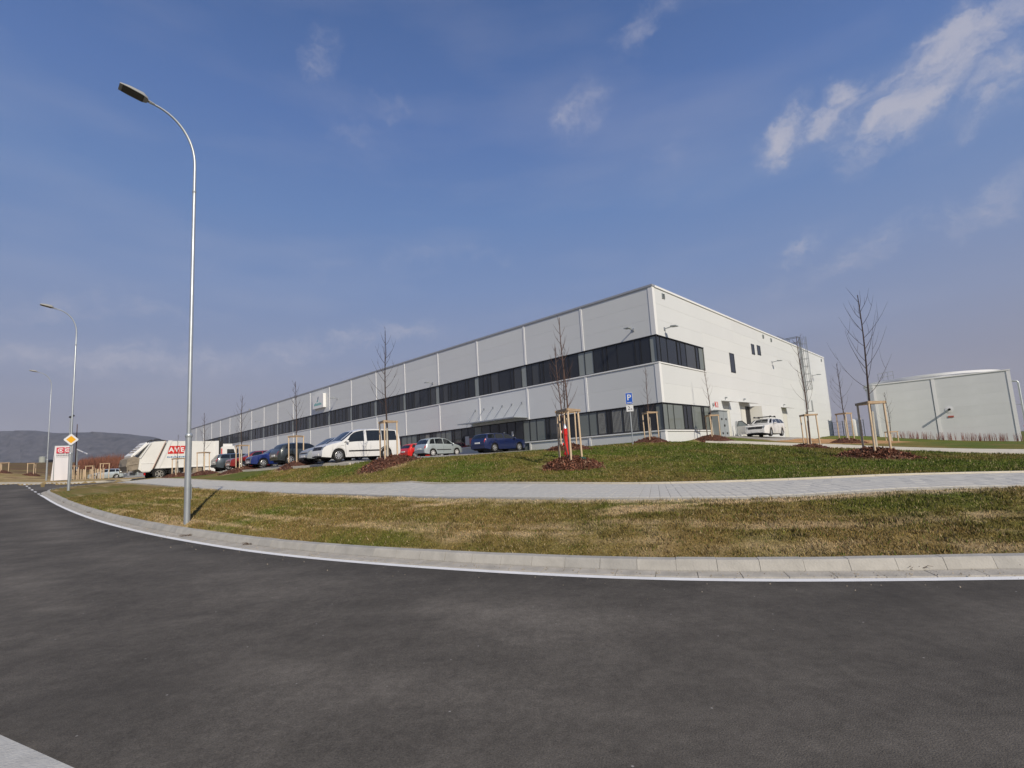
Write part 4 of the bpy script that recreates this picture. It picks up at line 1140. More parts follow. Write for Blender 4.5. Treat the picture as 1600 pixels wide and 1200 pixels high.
# things on the roof seen over the edge
a, z = f_at(488, 612)
mb = MB(); mb.lathe([(1.45, -1.2), (1.45, 0), (1.3, .45), (.9, .85), (.4, 1.05), (0, 1.1)], 20, Matrix.Translation((3.0, a - .4, HT - .15)) @ Matrix.Scale(1.5, 4, (0, 1, 0))); mb.build('roof_light', M('roof_light_acrylic', (.55, .68, .68), .25), hall, smooth=50)
mb = MB(); mb.box((3.6, a + 2.2, HT - .3), (5.0, a + 6, HT + .55)); mb.box((3.3, a + 2.0, HT + .55), (5.2, a + 6.2, HT + .62)); mb.build('roof_unit', m_greyp, hall)
a2, _ = g_at(1192, 520); mb = MB(); mb.box((a2 - 2.0, 4.0, HT - .3), (a2 + 2.4, 6, HT + .75)); mb.build('roof_unit', m_greyp, hall)
a, z = f_at(372, 650); mb = MB(); mb.tube([(2, a, HT - .2), (2, a, HT + .9)], .1, 8); mb.lathe([(.2, .9), (.2, 1.0), (0, 1.15)], 8, Matrix.Translation((2, a, HT))); mb.build('roof_vent', m_steel, hall)

# electrical cabinet in front of the gable
def site_px(X, Y, z=2.2):
    x, y = from_site(X, Y); c = RC @ np.array([x, y, z - EYE]); return 800 + FPX * c[0] / c[2]
a0 = min(np.arange(6, 14, .01), key=lambda a: abs(site_px(a, -.12) - 1114.5))
Dc = min(np.arange(.3, 4, .01), key=lambda D: abs(site_px(a0, -.12 - D) - 1127.5))
a1 = min(np.arange(a0, a0 + 6, .01), key=lambda a: abs(site_px(a, -.12 - Dc) - 1141))
w, H = float(a1 - a0), 2.2
x_, y_ = from_site(a0 + w / 2, -.12 - Dc / 2)
c = thing('electrical_cabinet', 'grey double-door electrical cabinet standing at the foot of the white gable', 'cabinet', (x_, y_, BZ - .05), hall.rotation_euler.z)
h2 = Dc / 2
mb = MB(); mb.box((-w / 2, -h2 + .03, -.4), (w / 2, h2, H)); mb.build('body', m_greyp, c)
mb = MB(); mb.prism([(-h2 - .04, H + .003), (-h2 - .04, H + .05), (.0, H + .10), (h2 + .04, H + .05), (h2 + .04, H + .003)], -w / 2 - .05, w / 2 + .05, axis='x'); mb.build('lid', m_greyp, c)
for s_ in (-1, 1):
    mb = MB(); mb.box((s_ * w / 4 - w / 4 + .02, -h2, .1), (s_ * w / 4 + w / 4 - .02, -h2 + .027, H - .08)); d_ = mb.build('door', m_greyp, c)
    for zz in (.42, 1.5):
        mb = MB(); mb.box((s_ * w / 4 - .13, -h2 - .012, zz), (s_ * w / 4 + .13, -h2 - .003, zz + .14)); mb.build('vent', m_dark, d_)
    mb = MB(); mb.box((s_ * .07 - .02, -h2 - .04, 1.0), (s_ * .07 + .02, -h2 - .003, 1.16)); mb.build('handle', m_dark, d_)

# ------------------------------------------------------------------ cars
def paint(name, c, metal=.0): return M(name, c, .35, metal=metal, spec=.5, coat=.8)
m_cglass = M('car_glass', (.012, .015, .017), .03, spec=.8)
m_tyre = M('tyre_rubber', (.018, .018, .018), .85)
m_rim = M('wheel_silver', (.55, .56, .57), .35, metal=.6)
m_under = M('underbody', (.012, .012, .012), .9)
m_lamp = M('headlamp', (.24, .26, .28), .10, spec=.8)
m_tail = M('tail_lamp', (.50, .015, .015), .2, spec=.7)
m_trimb = M('black_trim', (.02, .02, .022), .55)
m_plate = M('number_plate', (.75, .75, .74), .5)
m_seam = M('door_seam', (.03, .03, .03), .8)

class Shell:
    """car body: cross-sections lofted along the side profile"""
    def __init__(s, sp):
        s.sp = sp; P = np.array(sp['top'], float)
        d = np.concatenate([[0], np.cumsum(np.hypot(*np.diff(P, axis=0).T))])
        # Catmull-Rom rounding of the profile
        q = np.linspace(0, d[-1], int(d[-1] / .07))
        x = np.interp(q, d, P[:, 0]); z = np.interp(q, d, P[:, 1])
        for _ in range(2):
            x[1:-1] = .25 * x[:-2] + .5 * x[1:-1] + .25 * x[2:]; z[1:-1] = .25 * z[:-2] + .5 * z[1:-1] + .25 * z[2:]
        s.x, s.z = x, z; s.n = len(x); s.L = P[:, 0].max(); s.H = P[:, 1].max()
        s.sec = np.array([s.section(a, b) for a, b in zip(x, z)])
    def width(s, x):
        w = s.sp['W'] / 2; L = s.L
        f = 1 - s.sp.get('nose', .26) * max(0, 1 - x / .75) ** 2.2 - s.sp.get('tail', .14) * max(0, 1 - (L - x) / .55) ** 2.2
        return w * f
    def section(s, x, zt):
        sp = s.sp; w = s.width(x); belt = sp['belt'][0] + (sp['belt'][1] - sp['belt'][0]) * x / s.L
        zb = sp.get('zb', .21) + .06 * max(0, 1 - x / .5) + .1 * max(0, 1 - (s.L - x) / .5)
        for xw in sp['wheels']:
            r = sp['r'] + .07; q = r * r - (x - xw) ** 2
            if q > 0: zb = max(zb, math.sqrt(q) + sp['r'] * .98 - .0)
        zb = min(zb, zt - .02)
        b = min(belt, zt - .035); z1 = min(max(.50, zb + .06), b - .012); zb = min(zb, z1 - .01); k = max(0, (zt - belt) / (s.H - belt))
        we = w * (1 - sp.get('tumble', .26) * k - .06 * (1 - min(1, k * 6)))
        return [(w * .955, zb), (w, z1), (w * .985, b), (we, zt - .05 * min(1, k * 4) - .018), (we * .72, zt - .012 * (1 if k > 0 else .6)), (0, zt)]
    def S(s, a, v, side=1):
        a = min(max(a, 0), s.n - 1.001); i = int(a); f = a - i; v = min(max(v, 0), 4.999); j = int(v); g = v - j
        p = lambda i_, j_: np.array([s.L / 2 - s.x[i_], s.sec[i_][j_][0] * side, s.sec[i_][j_][1]])
        return (p(i, j) * (1 - f) + p(i + 1, j) * f) * (1 - g) + (p(i, j + 1) * (1 - f) + p(i + 1, j + 1) * f) * g
    def a_s(s, x):           # profile index over a given distance from the nose
        k = np.arange(s.n); m = s.x
        return float(np.interp(x, np.maximum.accumulate(m), k))
    def body(s, name, mat, parent):
        mb = MB(); n = s.n; vs = []
        for i in range(n):
            row = [(s.L / 2 - s.x[i], y, z) for y, z in s.sec[i]]
            vs += row + [(p[0], -p[1], p[2]) for p in row[-2::-1]]
        m = 11
        fs = [(i * m + j, i * m + j + 1, (i + 1) * m + j + 1, (i + 1) * m + j) for i in range(n - 1) for j in range(m - 1)]
        fs += [tuple(range(m - 1, -1, -1)), tuple((n - 1) * m + j for j in range(m))]
        mb.add(vs, fs); return mb.build(name, mat, parent, smooth=38)
    def patch(s, mb, a, v, side=1, off=.006, na=5, nv=3, m=0):
        """a = (start, end) at v0 and (start, end) at v1; laid just proud of the shell"""
        (a00, a01), (a10, a11) = a; vs = []
        for j in range(nv + 1):
            t = j / nv; vv = v[0] + (v[1] - v[0]) * t
            for i in range(na + 1):
                q = i / na; a0 = a00 + (a10 - a00) * t; a1 = a01 + (a11 - a01) * t; aa = a0 + (a1 - a0) * q
                p = s.S(aa, vv, side); e = .05
                du = s.S(aa + e, vv, side) - s.S(aa - e, vv, side); dv = s.S(aa, min(vv + e, 4.99), side) - s.S(aa, max(vv - e, 0), side)
                nn = np.cross(du, dv); nn = nn / (np.linalg.norm(nn) + 1e-9)
                c = np.array([0, 0, .7])
                if nn @ (p - c) < 0: nn = -nn
                vs.append(p + nn * off)
        w = na + 1
        mb.add(vs, [(j * w + i, j * w + i + 1, (j + 1) * w + i + 1, (j + 1) * w + i) for j in range(nv) for i in range(na)], m)

_wheel_cache = {}
def wheel_parts(parent, x, y, r, spokes=7, mat=None, width=.19):
    sgn_ = 1 if y > 0 else -1
    key = (r, spokes, sgn_, mat.name if mat else '')
    if key not in _wheel_cache:
        R = Matrix.Rotation(math.radians(-90 * sgn_), 4, 'X')
        t = MB(); t.lathe([(r * .62, -width), (r * .94, -width), (r, -width * .85), (r, -.03), (r * .95, 0), (r * .68, .0), (r * .64, -.02)], 24, R)
        d = MB(); d.lathe([(r * .66, -.035), (0.0, -.03)], 24, R)
        w = MB(); w.lathe([(r * .66, -.012), (r * .60, -.004), (r * .58, -.02)], 24, R); w.lathe([(r * .15, -.02), (r * .12, -.002), (0, 0)], 12, R)
        for k in range(spokes):
            Q = R @ Matrix.Rotation(2 * math.pi * k / spokes, 4, 'Z')
            w.box((r * .1, -r * .075, -.026), (r * .6, r * .075, -.007), 0, Q)
        _wheel_cache[key] = (t.mesh('wheel', m_tyre, 40), d.mesh('hub', m_under), w.mesh('rim', mat or m_rim, 40))
    t, d, w = _wheel_cache[key]
    o = link('wheel', t, parent, (x, y, r)); link('hub', d, o); link('rim', w, o); return o

def make_car(label, cat, pos, ang, sp, col, group, door=None, rack=False):
    root = thing(sp['name'], label, cat, pos, ang, group)
    sh = Shell(sp); L, W = sh.L, sp['W']
    sh.body('body', col, root)
    mb = MB(); mb.box((-L / 2 + .25, -W * .36, .17), (L / 2 - .3, W * .36, .62)); 
    for xw in sp['wheels']: mb.box((L / 2 - xw - sp['r'] * .98, -W * .44, .3), (L / 2 - xw + sp['r'] * .98, W * .44, sp['r'] * 1.95))
    mb.build('underbody', m_under, root, kind=None)
    for xw in sp['wheels']:
        for s_ in (1, -1): wheel_parts(root, L / 2 - xw, s_ * (W / 2 - .035), sp['r'], sp.get('spokes', 7), sp.get('rim'))
    A = sh.a_s
    for s_ in (1, -1):
        for (b0, b1, t0, t1) in sp['glass']:
            mb = MB(); sh.patch(mb, ((A(b0), A(b1)), (A(t0), A(t1))), (2.10, 2.93), s_, .005, 7, 3); mb.build('side_window', m_cglass, root)
        for x0, x1, z in sp.get('seams', []):
            mb = MB(); sh.patch(mb, ((A(x0), A(x0 + .015)), (A(x1), A(x1 + .015))), (.35, 2.05), s_, .003, 1, 5); mb.build('door_seam', m_seam, root)
            hb = MB(); p = sh.S(A(x1 - .16), 1.62, s_); hb.box((p[0] - .09, min(p[1], p[1] + s_ * .03), p[2] - .015), (p[0] + .09, max(p[1], p[1] + s_ * .03), p[2] + .015)); hb.build('door_handle', sp.get('handle', col), root)
        if sp.get('mould'):
            x0, x1 = sp['mould']; mb = MB(); sh.patch(mb, ((A(x0), A(x1)), (A(x0), A(x1))), (1.02, 1.16), s_, .016, 10, 1); mb.build('side_trim', m_trimb, root)
        # mirror
        xm = sp['glass'][0][0] + .18; p = sh.S(A(xm), 2.15, s_)
        mb = MB(); mb.lathe([(0, -.07), (.06, -.06), (.085, 0), (.07, .05), (0, .07)], 10, Matrix.Translation((p[0], p[1] + s_ * .13, p[2] + .03)) @ Matrix.Scale(1.25, 4, (0, 1, 0)) @ Matrix.Rotation(math.radians(90), 4, 'Y')); mb.bar((p[0], p[1] - s_ * .02, p[2]), (p[0], p[1] + s_ * .1, p[2] + .01), .04); mb.build('wing_mirror', sp.get('mirror', col), root, smooth=40)
        # lamps
        (xa, xb), (va, vb) = sp['head']; mb = MB(); sh.patch(mb, ((xa, xb), (xa + .4, xb + .8)), (va, vb), s_, .008, 4, 3); mb.build('headlight', m_lamp, root)
        (xa, xb), (va, vb) = sp['taillamp']; n_ = sh.n; mb = MB(); sh.patch(mb, ((n_ - xa, n_ - xb), (n_ - xa, n_ - xb)), (va, vb), s_, .012, 4, 3); mb.build('taillight', m_tail, root)
        if sp.get('cladding'):
            mb = MB(); sh.patch(mb, ((A(.3), A(L - .3)), (A(.3), A(L - .3))), (.05, .55), s_, .01, 30, 1); mb.build('sill_trim', m_trimb, root)
    # screens, grille, plates
    c0, c1 = sp['screen']; r0, r1 = sp['rear']
    mb = MB(); sh.patch(mb, ((A(c0), A(c1)), (A(c0), A(c1))), (3.15, 4.99), 1, .005, 6, 3); sh.patch(mb, ((A(c0), A(c1)), (A(c0), A(c1))), (3.15, 4.99), -1, .005, 6, 3); mb.build('windscreen', m_cglass, root, smooth=30)
    mb = MB(); sh.patch(mb, ((A(r0), A(r1)), (A(r0), A(r1))), (3.2, 4.99), 1, .005, 6, 3); sh.patch(mb, ((A(r0), A(r1)), (A(r0), A(r1))), (3.2, 4.99), -1, .005, 6, 3); mb.build('rear_window', m_cglass, root, smooth=30)
    g0, g1 = sp['grille']
    mb = MB(); sh.patch(mb, ((g0, g1), (g0, g1)), (3.7, 4.99), 1, .009, 2, 3); sh.patch(mb, ((g0, g1), (g0, g1)), (3.7, 4.99), -1, .009, 2, 3); mb.build('grille', m_trimb, root)
    x_ = L / 2 + .006
    zf_ = float(sh.z[0]); 
    mb = MB(); mb.box((x_ - .05, -.55, .27), (x_ + .012, .55, min(.40, zf_ - .03))); mb.build('air_intake', m_trimb, root)
    mb = MB(); mb.box((x_, -.26, zf_ + .0), (x_ + .022, .26, zf_ + .11)); mb.build('number_plate', m_plate, root)
    mb = MB(); zr = sp.get('zplate', .62); xr = -L / 2 - .012; mb.box((xr - .02, -.26, zr), (xr + .03, .26, zr + .11)); mb.build('number_plate', m_plate, root)
    if sp.get('bumper'):
        mb = MB(); mb.box((-L / 2 - .03, -W * .40, .34), (-L / 2 + .12, W * .40, .56)); mb.build('rear_bumper', sp['bumper'], root)
    if rack:
        for s_ in (1, -1):
            mb = MB(); mb.tube([(-.9, s_ * W * .33, sh.H - .02), (-.85, s_ * W * .33, sh.H + .05), (.5, s_ * W * .33, sh.H + .05), (.6, s_ * W * .33, sh.H - .02)], .018, 6); mb.build('roof_rail', m_trimb, root)
        for x in (-.65, .35):
            mb = MB(); mb.bar((x, -W * .38, sh.H + .10), (x, W * .38, sh.H + .10), .07, .04); 
            for s_ in (1, -1): mb.box((x - .06, s_ * W * .33 - .04, sh.H + .03), (x + .06, s_ * W * .33 + .04, sh.H + .15))
            mb.build('rack_bar', m_trimb, root)
    if door:
        p = sh.S(A(sp['seams'][0][0]), 1.5, -1); zt = sh.S(A(sp['seams'][0][0] + .6), 2.9, -1)[2]
        dm = MB(); dm.prism([(0, .30), (-1.05, .30), (-1.12, .60), (-1.12, .98), (0, .95), (.02, .6)], -.04, .04)
        d_ = dm.build('front_door', col, root); d_.location = (p[0], p[1] - .04, 0); d_.rotation_euler = (0, 0, math.radians(66))
        fm = MB(); fm.bar((-.02, 0, .95), (-.62, 0, 1.40), .05); fm.bar((-.62, 0, 1.40), (-1.02, 0, 1.38), .05); fm.bar((-1.02, 0, 1.38), (-1.10, 0, .97), .05); fm.build('window_frame', m_trimb, d_)
        gm = MB(); gm.prism([(-.08, .97), (-1.06, .98), (-1.0, 1.36), (-.62, 1.37)], -.006, .006); gm.build('window_glass', M('clear_glass', (.30, .36, .38), .05, spec=.8), d_)
    return root

HATCH = dict(name='hatchback', W=1.74, belt=(.90, 1.0), wheels=(.82, 3.35), r=.305, nose=.28, tail=.16,
             top=[(0, .34), (0, .58), (.04, .74), (.16, .84), (.6, .93), (1.12, 1.01), (1.85, 1.42), (2.6, 1.47), (3.4, 1.44), (3.75, 1.36), (4.02, .96), (4.14, .82), (4.16, .5), (4.12, .34)],
             glass=[(1.25, 2.35, 1.72, 2.35), (2.43, 3.2, 2.43, 3.15), (3.28, 3.72, 3.22, 3.55)], seams=[(1.32, 1.25, 0), (2.39, 2.39, 0)], screen=(1.2, 1.88), rear=(3.79, 4.0),
             head=((2.6, 5.5), (2.5, 3.6)), taillamp=((9.5, 5.5), (2.0, 2.95)), grille=(3.2, 4.6))
ESTATE = dict(name='estate_car', W=1.80, belt=(.92, 1.02), wheels=(.92, 3.62), r=.315, nose=.27, tail=.14, zplate=.66,
              top=[(0, .34), (0, .60), (.04, .76), (.16, .86), (.7, .95), (1.25, 1.03), (2.0, 1.41), (2.9, 1.48), (3.9, 1.45), (4.28, 1.40), (4.52, 1.02), (4.60, .86), (4.62, .5), (4.58, .36)],
              glass=[(1.38, 2.55, 1.86, 2.55), (2.63, 3.5, 2.63, 3.45), (3.58, 4.30, 3.53, 4.15)], seams=[(1.45, 1.38, 0), (2.59, 2.59, 0)], screen=(1.33, 2.03), rear=(4.31, 4.49),
              head=((4.0, 7.0), (2.3, 3.7)), taillamp=((11.5, 7), (1.9, 2.9)), grille=(3.6, 6.6))
SUV = dict(HATCH, name='compact_suv', W=1.80, belt=(.96, 1.10), r=.335, cladding=True, zb=.26,
           top=[(0, .4), (0, .60), (.05, .76), (.18, .86), (.7, .99), (1.15, 1.07), (1.9, 1.52), (2.6, 1.58), (3.4, 1.55), (3.8, 1.46), (4.08, 1.05), (4.2, .9), (4.22, .56), (4.18, .40)])
MPV = dict(name='compact_mpv', W=1.74, belt=(.93, 1.03), wheels=(.78, 3.35), r=.305, nose=.30, tail=.16, mould=(1.45, 3.0),
           top=[(0, .34), (0, .50), (.05, .64), (.2, .78), (.55, .90), (.95, 1.02), (1.75, 1.52), (2.4, 1.62), (3.2, 1.60), (3.68, 1.50), (4.02, 1.02), (4.15, .85), (4.17, .5), (4.13, .36)],
           glass=[(1.12, 2.2, 1.62, 2.2), (2.28, 3.1, 2.28, 3.05), (3.17, 3.72, 3.12, 3.5)], seams=[(1.25, 1.2, 0), (2.24, 2.24, 0)], screen=(1.02, 1.72), rear=(3.72, 3.98),
           head=((2.6, 6), (2.5, 3.6)), taillamp=((10, 6), (1.7, 2.7)), grille=(3.0, 4.2), bumper=M('bumper_grey', (.22, .24, .26), .5))
VAN = dict(name='passenger_van', W=1.80, belt=(.98, 1.06), wheels=(.88, 3.88), r=.325, nose=.26, tail=.06, tumble=.15, mould=(1.45, 3.9), spokes=9, zplate=.9,
           top=[(0, .36), (0, .56), (.04, .74), (.14, .86), (.55, 1.0), (1.0, 1.10), (1.85, 1.72), (2.3, 1.82), (3.2, 1.85), (4.5, 1.82), (4.76, 1.75), (4.84, 1.2), (4.87, .8), (4.86, .5), (4.82, .4)],
           glass=[(1.15, 2.42, 1.62, 2.42), (2.60, 3.55, 2.60, 3.55), (3.59, 4.62, 3.59, 4.55)], seams=[(1.30, 1.25, 0), (2.52, 2.52, 0)], screen=(1.06, 1.80), rear=(4.78, 4.83),
           head=((4.2, 8.2), (2.25, 3.75)), taillamp=((13, 6), (1.6, 2.9)), grille=(4.0, 7.2))
ANG = math.atan2(D2[1], D2[0]); NOSE_OUT, NOSE_IN = ANG + math.pi, ANG
p_white = paint('paint_white', (.74, .74, .73)); p_silver = paint('paint_silver', (.42, .45, .46), .45); p_ice = paint('paint_pale_silver', (.44, .50, .52), .35)
p_blue = paint('paint_blue', (.012, .03, .17), .2); p_dblue = paint('paint_deep_blue', (.008, .018, .085), .2); p_red = paint('paint_red', (.62, .015, .012))
p_dred = paint('paint_dark_red', (.22, .012, .012)); p_graph = paint('paint_graphite', (.035, .045, .05), .3); p_grey = paint('paint_grey_blue', (.075, .095, .11), .35)
def put(px, depth): return tuple(at_depth(px, 700, depth)[:2])
def car_at(x, y, dz=.02): return (x, y, gz(x, y) + dz)
FIRST, SECOND = 'cars parked along the grass bank', 'cars parked nose-in against the long facade'
make_car('white passenger van with black side windows, first in the row by the grass bank', 'van', car_at(-9.30, 29.35), NOSE_OUT, VAN, p_white, FIRST)
make_car('silver people carrier nosing out from behind the white van', 'car', car_at(-11.70, 32.40), NOSE_OUT, MPV, p_silver, FIRST)
make_car('dark graphite compact suv with a glowing red rear lamp', 'car', car_at(-15.63, 36.74), NOSE_IN, SUV, p_graph, FIRST)
make_car('bright blue hatchback nosing out beside the dark graphite suv', 'car', car_at(-18.84, 39.33), NOSE_OUT, HATCH, p_blue, FIRST)
make_car('dark red hatchback half hidden between the blue and the grey car', 'car', car_at(-21.63, 41.50), NOSE_OUT, HATCH, p_dred, FIRST)
make_car('slate grey estate car parked beside the refuse truck cab', 'car', car_at(-24.74, 45.13), NOSE_IN, ESTATE, p_grey, FIRST)
make_car('bright red hatchback seen just behind the tail of the white van', 'car', car_at(-9.2, 49.0), NOSE_IN, HATCH, p_red, SECOND)
make_car('pale silver people carrier with a black rear window by the lower ribbon window', 'car', car_at(-6.6, 43.5), NOSE_IN, dict(MPV, rim=M('wheel_pale', (.7, .7, .7), .4)), p_ice, SECOND)
make_car('deep blue estate car parked at the entrance under the canopy', 'car', car_at(-1.2, 39.2), NOSE_IN, ESTATE, p_dblue, SECOND)
aW = min(np.arange(8, 30, .02), key=lambda a: abs(site_px(a, -2.4) - 1197))
wx_, wy_ = from_site(aW, -2.4)
make_car('white estate car with roof bars and one front door open by the gable', 'car', car_at(float(wx_), float(wy_), .06), NOSE_OUT, ESTATE, p_white, None, door=True, rack=True)
pf = spot(168, 70)
make_car('silver car far behind the refuse truck by the row of stakes', 'car', (pf[0], pf[1], pf[2]), math.radians(200), HATCH, p_ice, None)

# ------------------------------------------------------------------ refuse truck
m_tw = M('truck_white', (.76, .755, .72), .45, var=.06, vscale=1.2)
m_tw2 = M('truck_white_clean', (.76, .76, .74), .4)
m_dust = M('hopper_dirt', (.26, .22, .17), .9, var=.3, vscale=5)
m_pink = M('warning_stripe', (.50, .36, .30), .5)
m_blue = M('print_blue', (.08, .22, .4), .5)
rear = at_depth(191, 745, 43.6)
TA = NOSE_IN + .10; tx, ty = rear[0] + math.cos(TA) * 4.6, rear[1] + math.sin(TA) * 4.6
truck = thing('refuse_truck', 'white rear-loading refuse truck with red lettering on its side', 'truck', (tx, ty, gz(tx, ty) + .02), TA); truck.scale = (.955, 1, 1)
# local: +x = cab end, -y = side towards the road; length 9.5
mb = MB(); mb.box((-3.0, -.45, .62), (4.3, .45, .95)); mb.box((-3.1, -1.0, .75), (2.6, 1.0, .98)); mb.build('chassis', m_under, truck)
# body: bulged box leaning with the tailgate line
body = [(-2.65, 1.0), (2.75, 1.0), (2.75, 3.42), (-1.65, 3.45)]
mb = MB(); mb.prism(body, -1.22, 1.22); mb.build('container', m_tw, truck)
mb = MB()
for s_ in (-1, 1):
    y0, y1 = (s_ * 1.22, s_ * 1.27) if s_ > 0 else (-1.27, -1.22)
    mb.prism([(-2.65, 1.0), (-2.32, 1.0), (-1.32, 3.5), (-1.65, 3.5)], y0, y1); mb.prism([(2.45, 1.0), (2.78, 1.0), (2.78, 3.44), (2.45, 3.44)], y0, y1)
    mb.prism([(-2.30, 1.0), (2.44, 1.0), (2.44, 1.10), (-2.26, 1.10)], y0, y1)
mb.build('container_frame', m_tw2, truck)
# tailgate and hopper
tg = [(-2.82, 1.0), (-1.82, 3.46), (-2.75, 3.40), (-3.05, 3.28), (-3.85, 1.95), (-3.95, 1.0), (-3.6, .72), (-3.1, .72)]
mb = MB(); mb.prism(tg, -1.2, 1.2); tgo = mb.build('tailgate', m_tw, truck)
mb = MB(); mb.prism([(-2.82, 1.0), (-1.82, 3.46), (-1.89, 3.46), (-2.89, 1.0)], -1.225, 1.225); mb.build('stripe', m_pink, tgo)
mb = MB(); mb.box((-3.75, -1.235, .78), (-3.0, -1.205, 1.42)); mb.build('flap', m_tw2, tgo)
mb = MB(); mb.box((-3.75, -1.24, 1.47), (-2.8, -1.205, 1.52)); mb.bar((-3.05, -1.225, 3.28), (-3.85, -1.225, 1.95), .12, .08); mb.build('edge_bar', m_tw2, tgo)
mb = MB(); mb.prism([(-3.97, 1.0), (-3.86, 1.95), (-4.3, 2.15), (-4.75, 1.9), (-4.85, 1.3), (-4.6, .85)], -1.12, 1.12); mb.build('hopper', m_dust, truck)
for s_ in (-1, 1):
    mb = MB(); mb.tube([(-3.9, s_ * 1.1, 1.5), (-4.75, s_ * 1.1, 1.35), (-4.72, s_ * 1.1, .75)], .06, 6); mb.build('lift_arm', m_dust, truck)
    mb = MB(); mb.bar((-3.15, s_ * 1.0, 3.3), (-4.3, s_ * 1.0, 2.2), .16, .1); mb.build('strut', m_tw, truck)
mb = MB(); mb.bar((-4.72, -1.1, .8), (-4.72, 1.1, .8), .12); mb.build('lift_bar', m_dust, truck)
mb = MB(); mb.prism([(-3.2, 3.15), (-3.95, 2.3), (-4.45, 2.05), (-4.5, 2.2), (-3.9, 2.75), (-3.3, 3.38)], -.95, .95); mb.build('packer_blade', m_tw2, truck)
mb = MB(); 
for q in range(5): mb.bar((-3.3 - q * .22, -.7, 3.3 - q * .2), (-3.3 - q * .22, .7, 3.3 - q * .2), .09)
mb.build('ram', m_dust, truck)
mb = MB(); mb.box((-4.6, -1.15, .42), (-3.9, 1.15, .48)); mb.box((-4.0, -1.1, .48), (-3.9, 1.1, .78)); mb.build('rear_step', m_greyp, truck)
mb = MB(); mb.box((-3.5, -1.2, .45), (-3.4, -1.05, .66)); mb.build('taillight', m_tail, truck)
mb = MB(); mb.tube([(-2.9, -.6, 3.46), (-2.5, -.6, 3.66), (-1.7, -.6, 3.52)], .05, 6); mb.tube([(-2.9, .6, 3.46), (-2.5, .6, 3.66), (-1.7, .6, 3.52)], .05, 6); mb.build('hose', m_dark, truck, kind='stuff')
# wheels and mudguards
for x in (-2.3, -.95, 3.55):
    for s_ in (1, -1): wheel_parts(truck, x, s_ * 1.2, .50, 6, M('rim_grey', (.30, .29, .27), .6) if (x, s_) == (-2.3, 1) else bpy.data.materials['rim_grey'], .3)
for x in (-2.3, -.95):
    for s_ in (1, -1):
        pts = [(x + .60 * math.cos(t), .5 + .60 * math.sin(t)) for t in np.linspace(.1, math.pi - .1, 13)]; pin = [(x + .56 * math.cos(t), .5 + .56 * math.sin(t)) for t in np.linspace(math.pi - .1, .1, 13)]
        mb = MB(); mb.prism(pts + pin, *((.85, 1.22) if s_ > 0 else (-1.22, -.85))); mb.build('mudguard', m_dark, truck)
mb = MB(); mb.box((.5, -1.15, .45), (1.3, -.5, .95)); mb.build('battery_box', m_dust, truck)
mb = MB(); mb.box((1.5, -1.2, .5), (2.5, -1.14, .92)); mb.build('side_guard', m_tw2, truck)
mb = MB(); mb.box((1.55, -1.12, .5), (2.45, -.5, .95)); mb.build('tank', m_greyp, truck)
# cab
cabp = [(3.05, .75), (3.05, 2.75), (3.25, 2.92), (4.3, 2.92), (4.62, 2.1), (4.72, 1.5), (4.72, .55), (4.15, .55), (4.12, .95), (3.85, 1.1), (3.3, 1.1), (3.05, .9)]
mb = MB(); mb.prism(cabp, -1.15, 1.15); cab = mb.build('cab', m_tw2, truck)
mb = MB(); mb.prism([(3.62, 1.72), (3.62, 2.62), (4.28, 2.62), (4.54, 1.72)], -1.158, -1.148); mb.prism([(3.62, 1.72), (3.62, 2.62), (4.28, 2.62), (4.54, 1.72)], 1.148, 1.158); mb.build('side_window', m_cglass, cab)
mb = MB(); mb.prism([(4.325, 2.88), (4.62, 2.12), (4.72, 1.62), (4.735, 1.62), (4.635, 2.12), (4.34, 2.88)], -1.05, 1.05); mb.build('windscreen', m_cglass, cab)
mb = MB(); mb.box((4.722, -.9, .75), (4.74, .9, 1.4)); mb.build('grille', m_trimb, cab)
mb = MB(); mb.box((3.3, -1.0, 2.925), (4.2, 1.0, 3.16)); mb.build('roof_beacon', m_tw2, cab)
mb = MB(); mb.box((3.0, -1.0, 2.93), (3.28, 1.0, 3.4)); mb.box((2.82, -1.1, 1.0), (3.02, 1.1, 3.1)); mb.tube([(2.9, -1.0, 1.0), (2.9, -1.0, 3.75)], .1, 8); mb.build('air_intake', m_dark, truck)
mb = MB(); mb.box((4.5, -1.45, 1.9), (4.6, -1.2, 2.6)); mb.bar((4.45, -1.15, 2.75), (4.6, -1.35, 2.65), .05); mb.build('wing_mirror', m_dark, cab)
mb = MB(); mb.box((3.65, -1.166, 1.48), (4.2, -1.159, 1.60)); mb.build('red_badge', m_red, cab)
mb = MB(); mb.prism([(3.06, 1.15), (3.16, 1.15), (3.16, 2.7), (3.06, 2.7)], -1.166, -1.158); mb.build('red_stripe', m_red, cab)
# lettering: three slanted red tiles with white letters, blue line of print below
for q, ch in enumerate('AVE'):
    x0 = -1.68 + q * .46
    mb = MB(); mb.prism([(x0, 2.28), (x0 + .42, 2.28), (x0 + .58, 3.0), (x0 + .16, 3.0)], -1.238, -1.2225); t_ = mb.build('lettering_tile', m_red, truck)
    text(ch, .56, m_white, t_, (x0 + .29, -1.24, 2.63), (math.radians(90), 0, 0), bold=.02)
mb = MB()
xs = -1.72
for wd in (.12, .1, .14, .09, .12, .1, .05, .13, .11, .14, .1, .12):
    mb.box((xs, -1.232, 1.93), (xs + wd, -1.2225, 2.02 + .03 * (wd > .115))); xs += wd + .035
mb.build('small_print', m_blue, truck, kind='stuff')
# the same on the far side is left plain

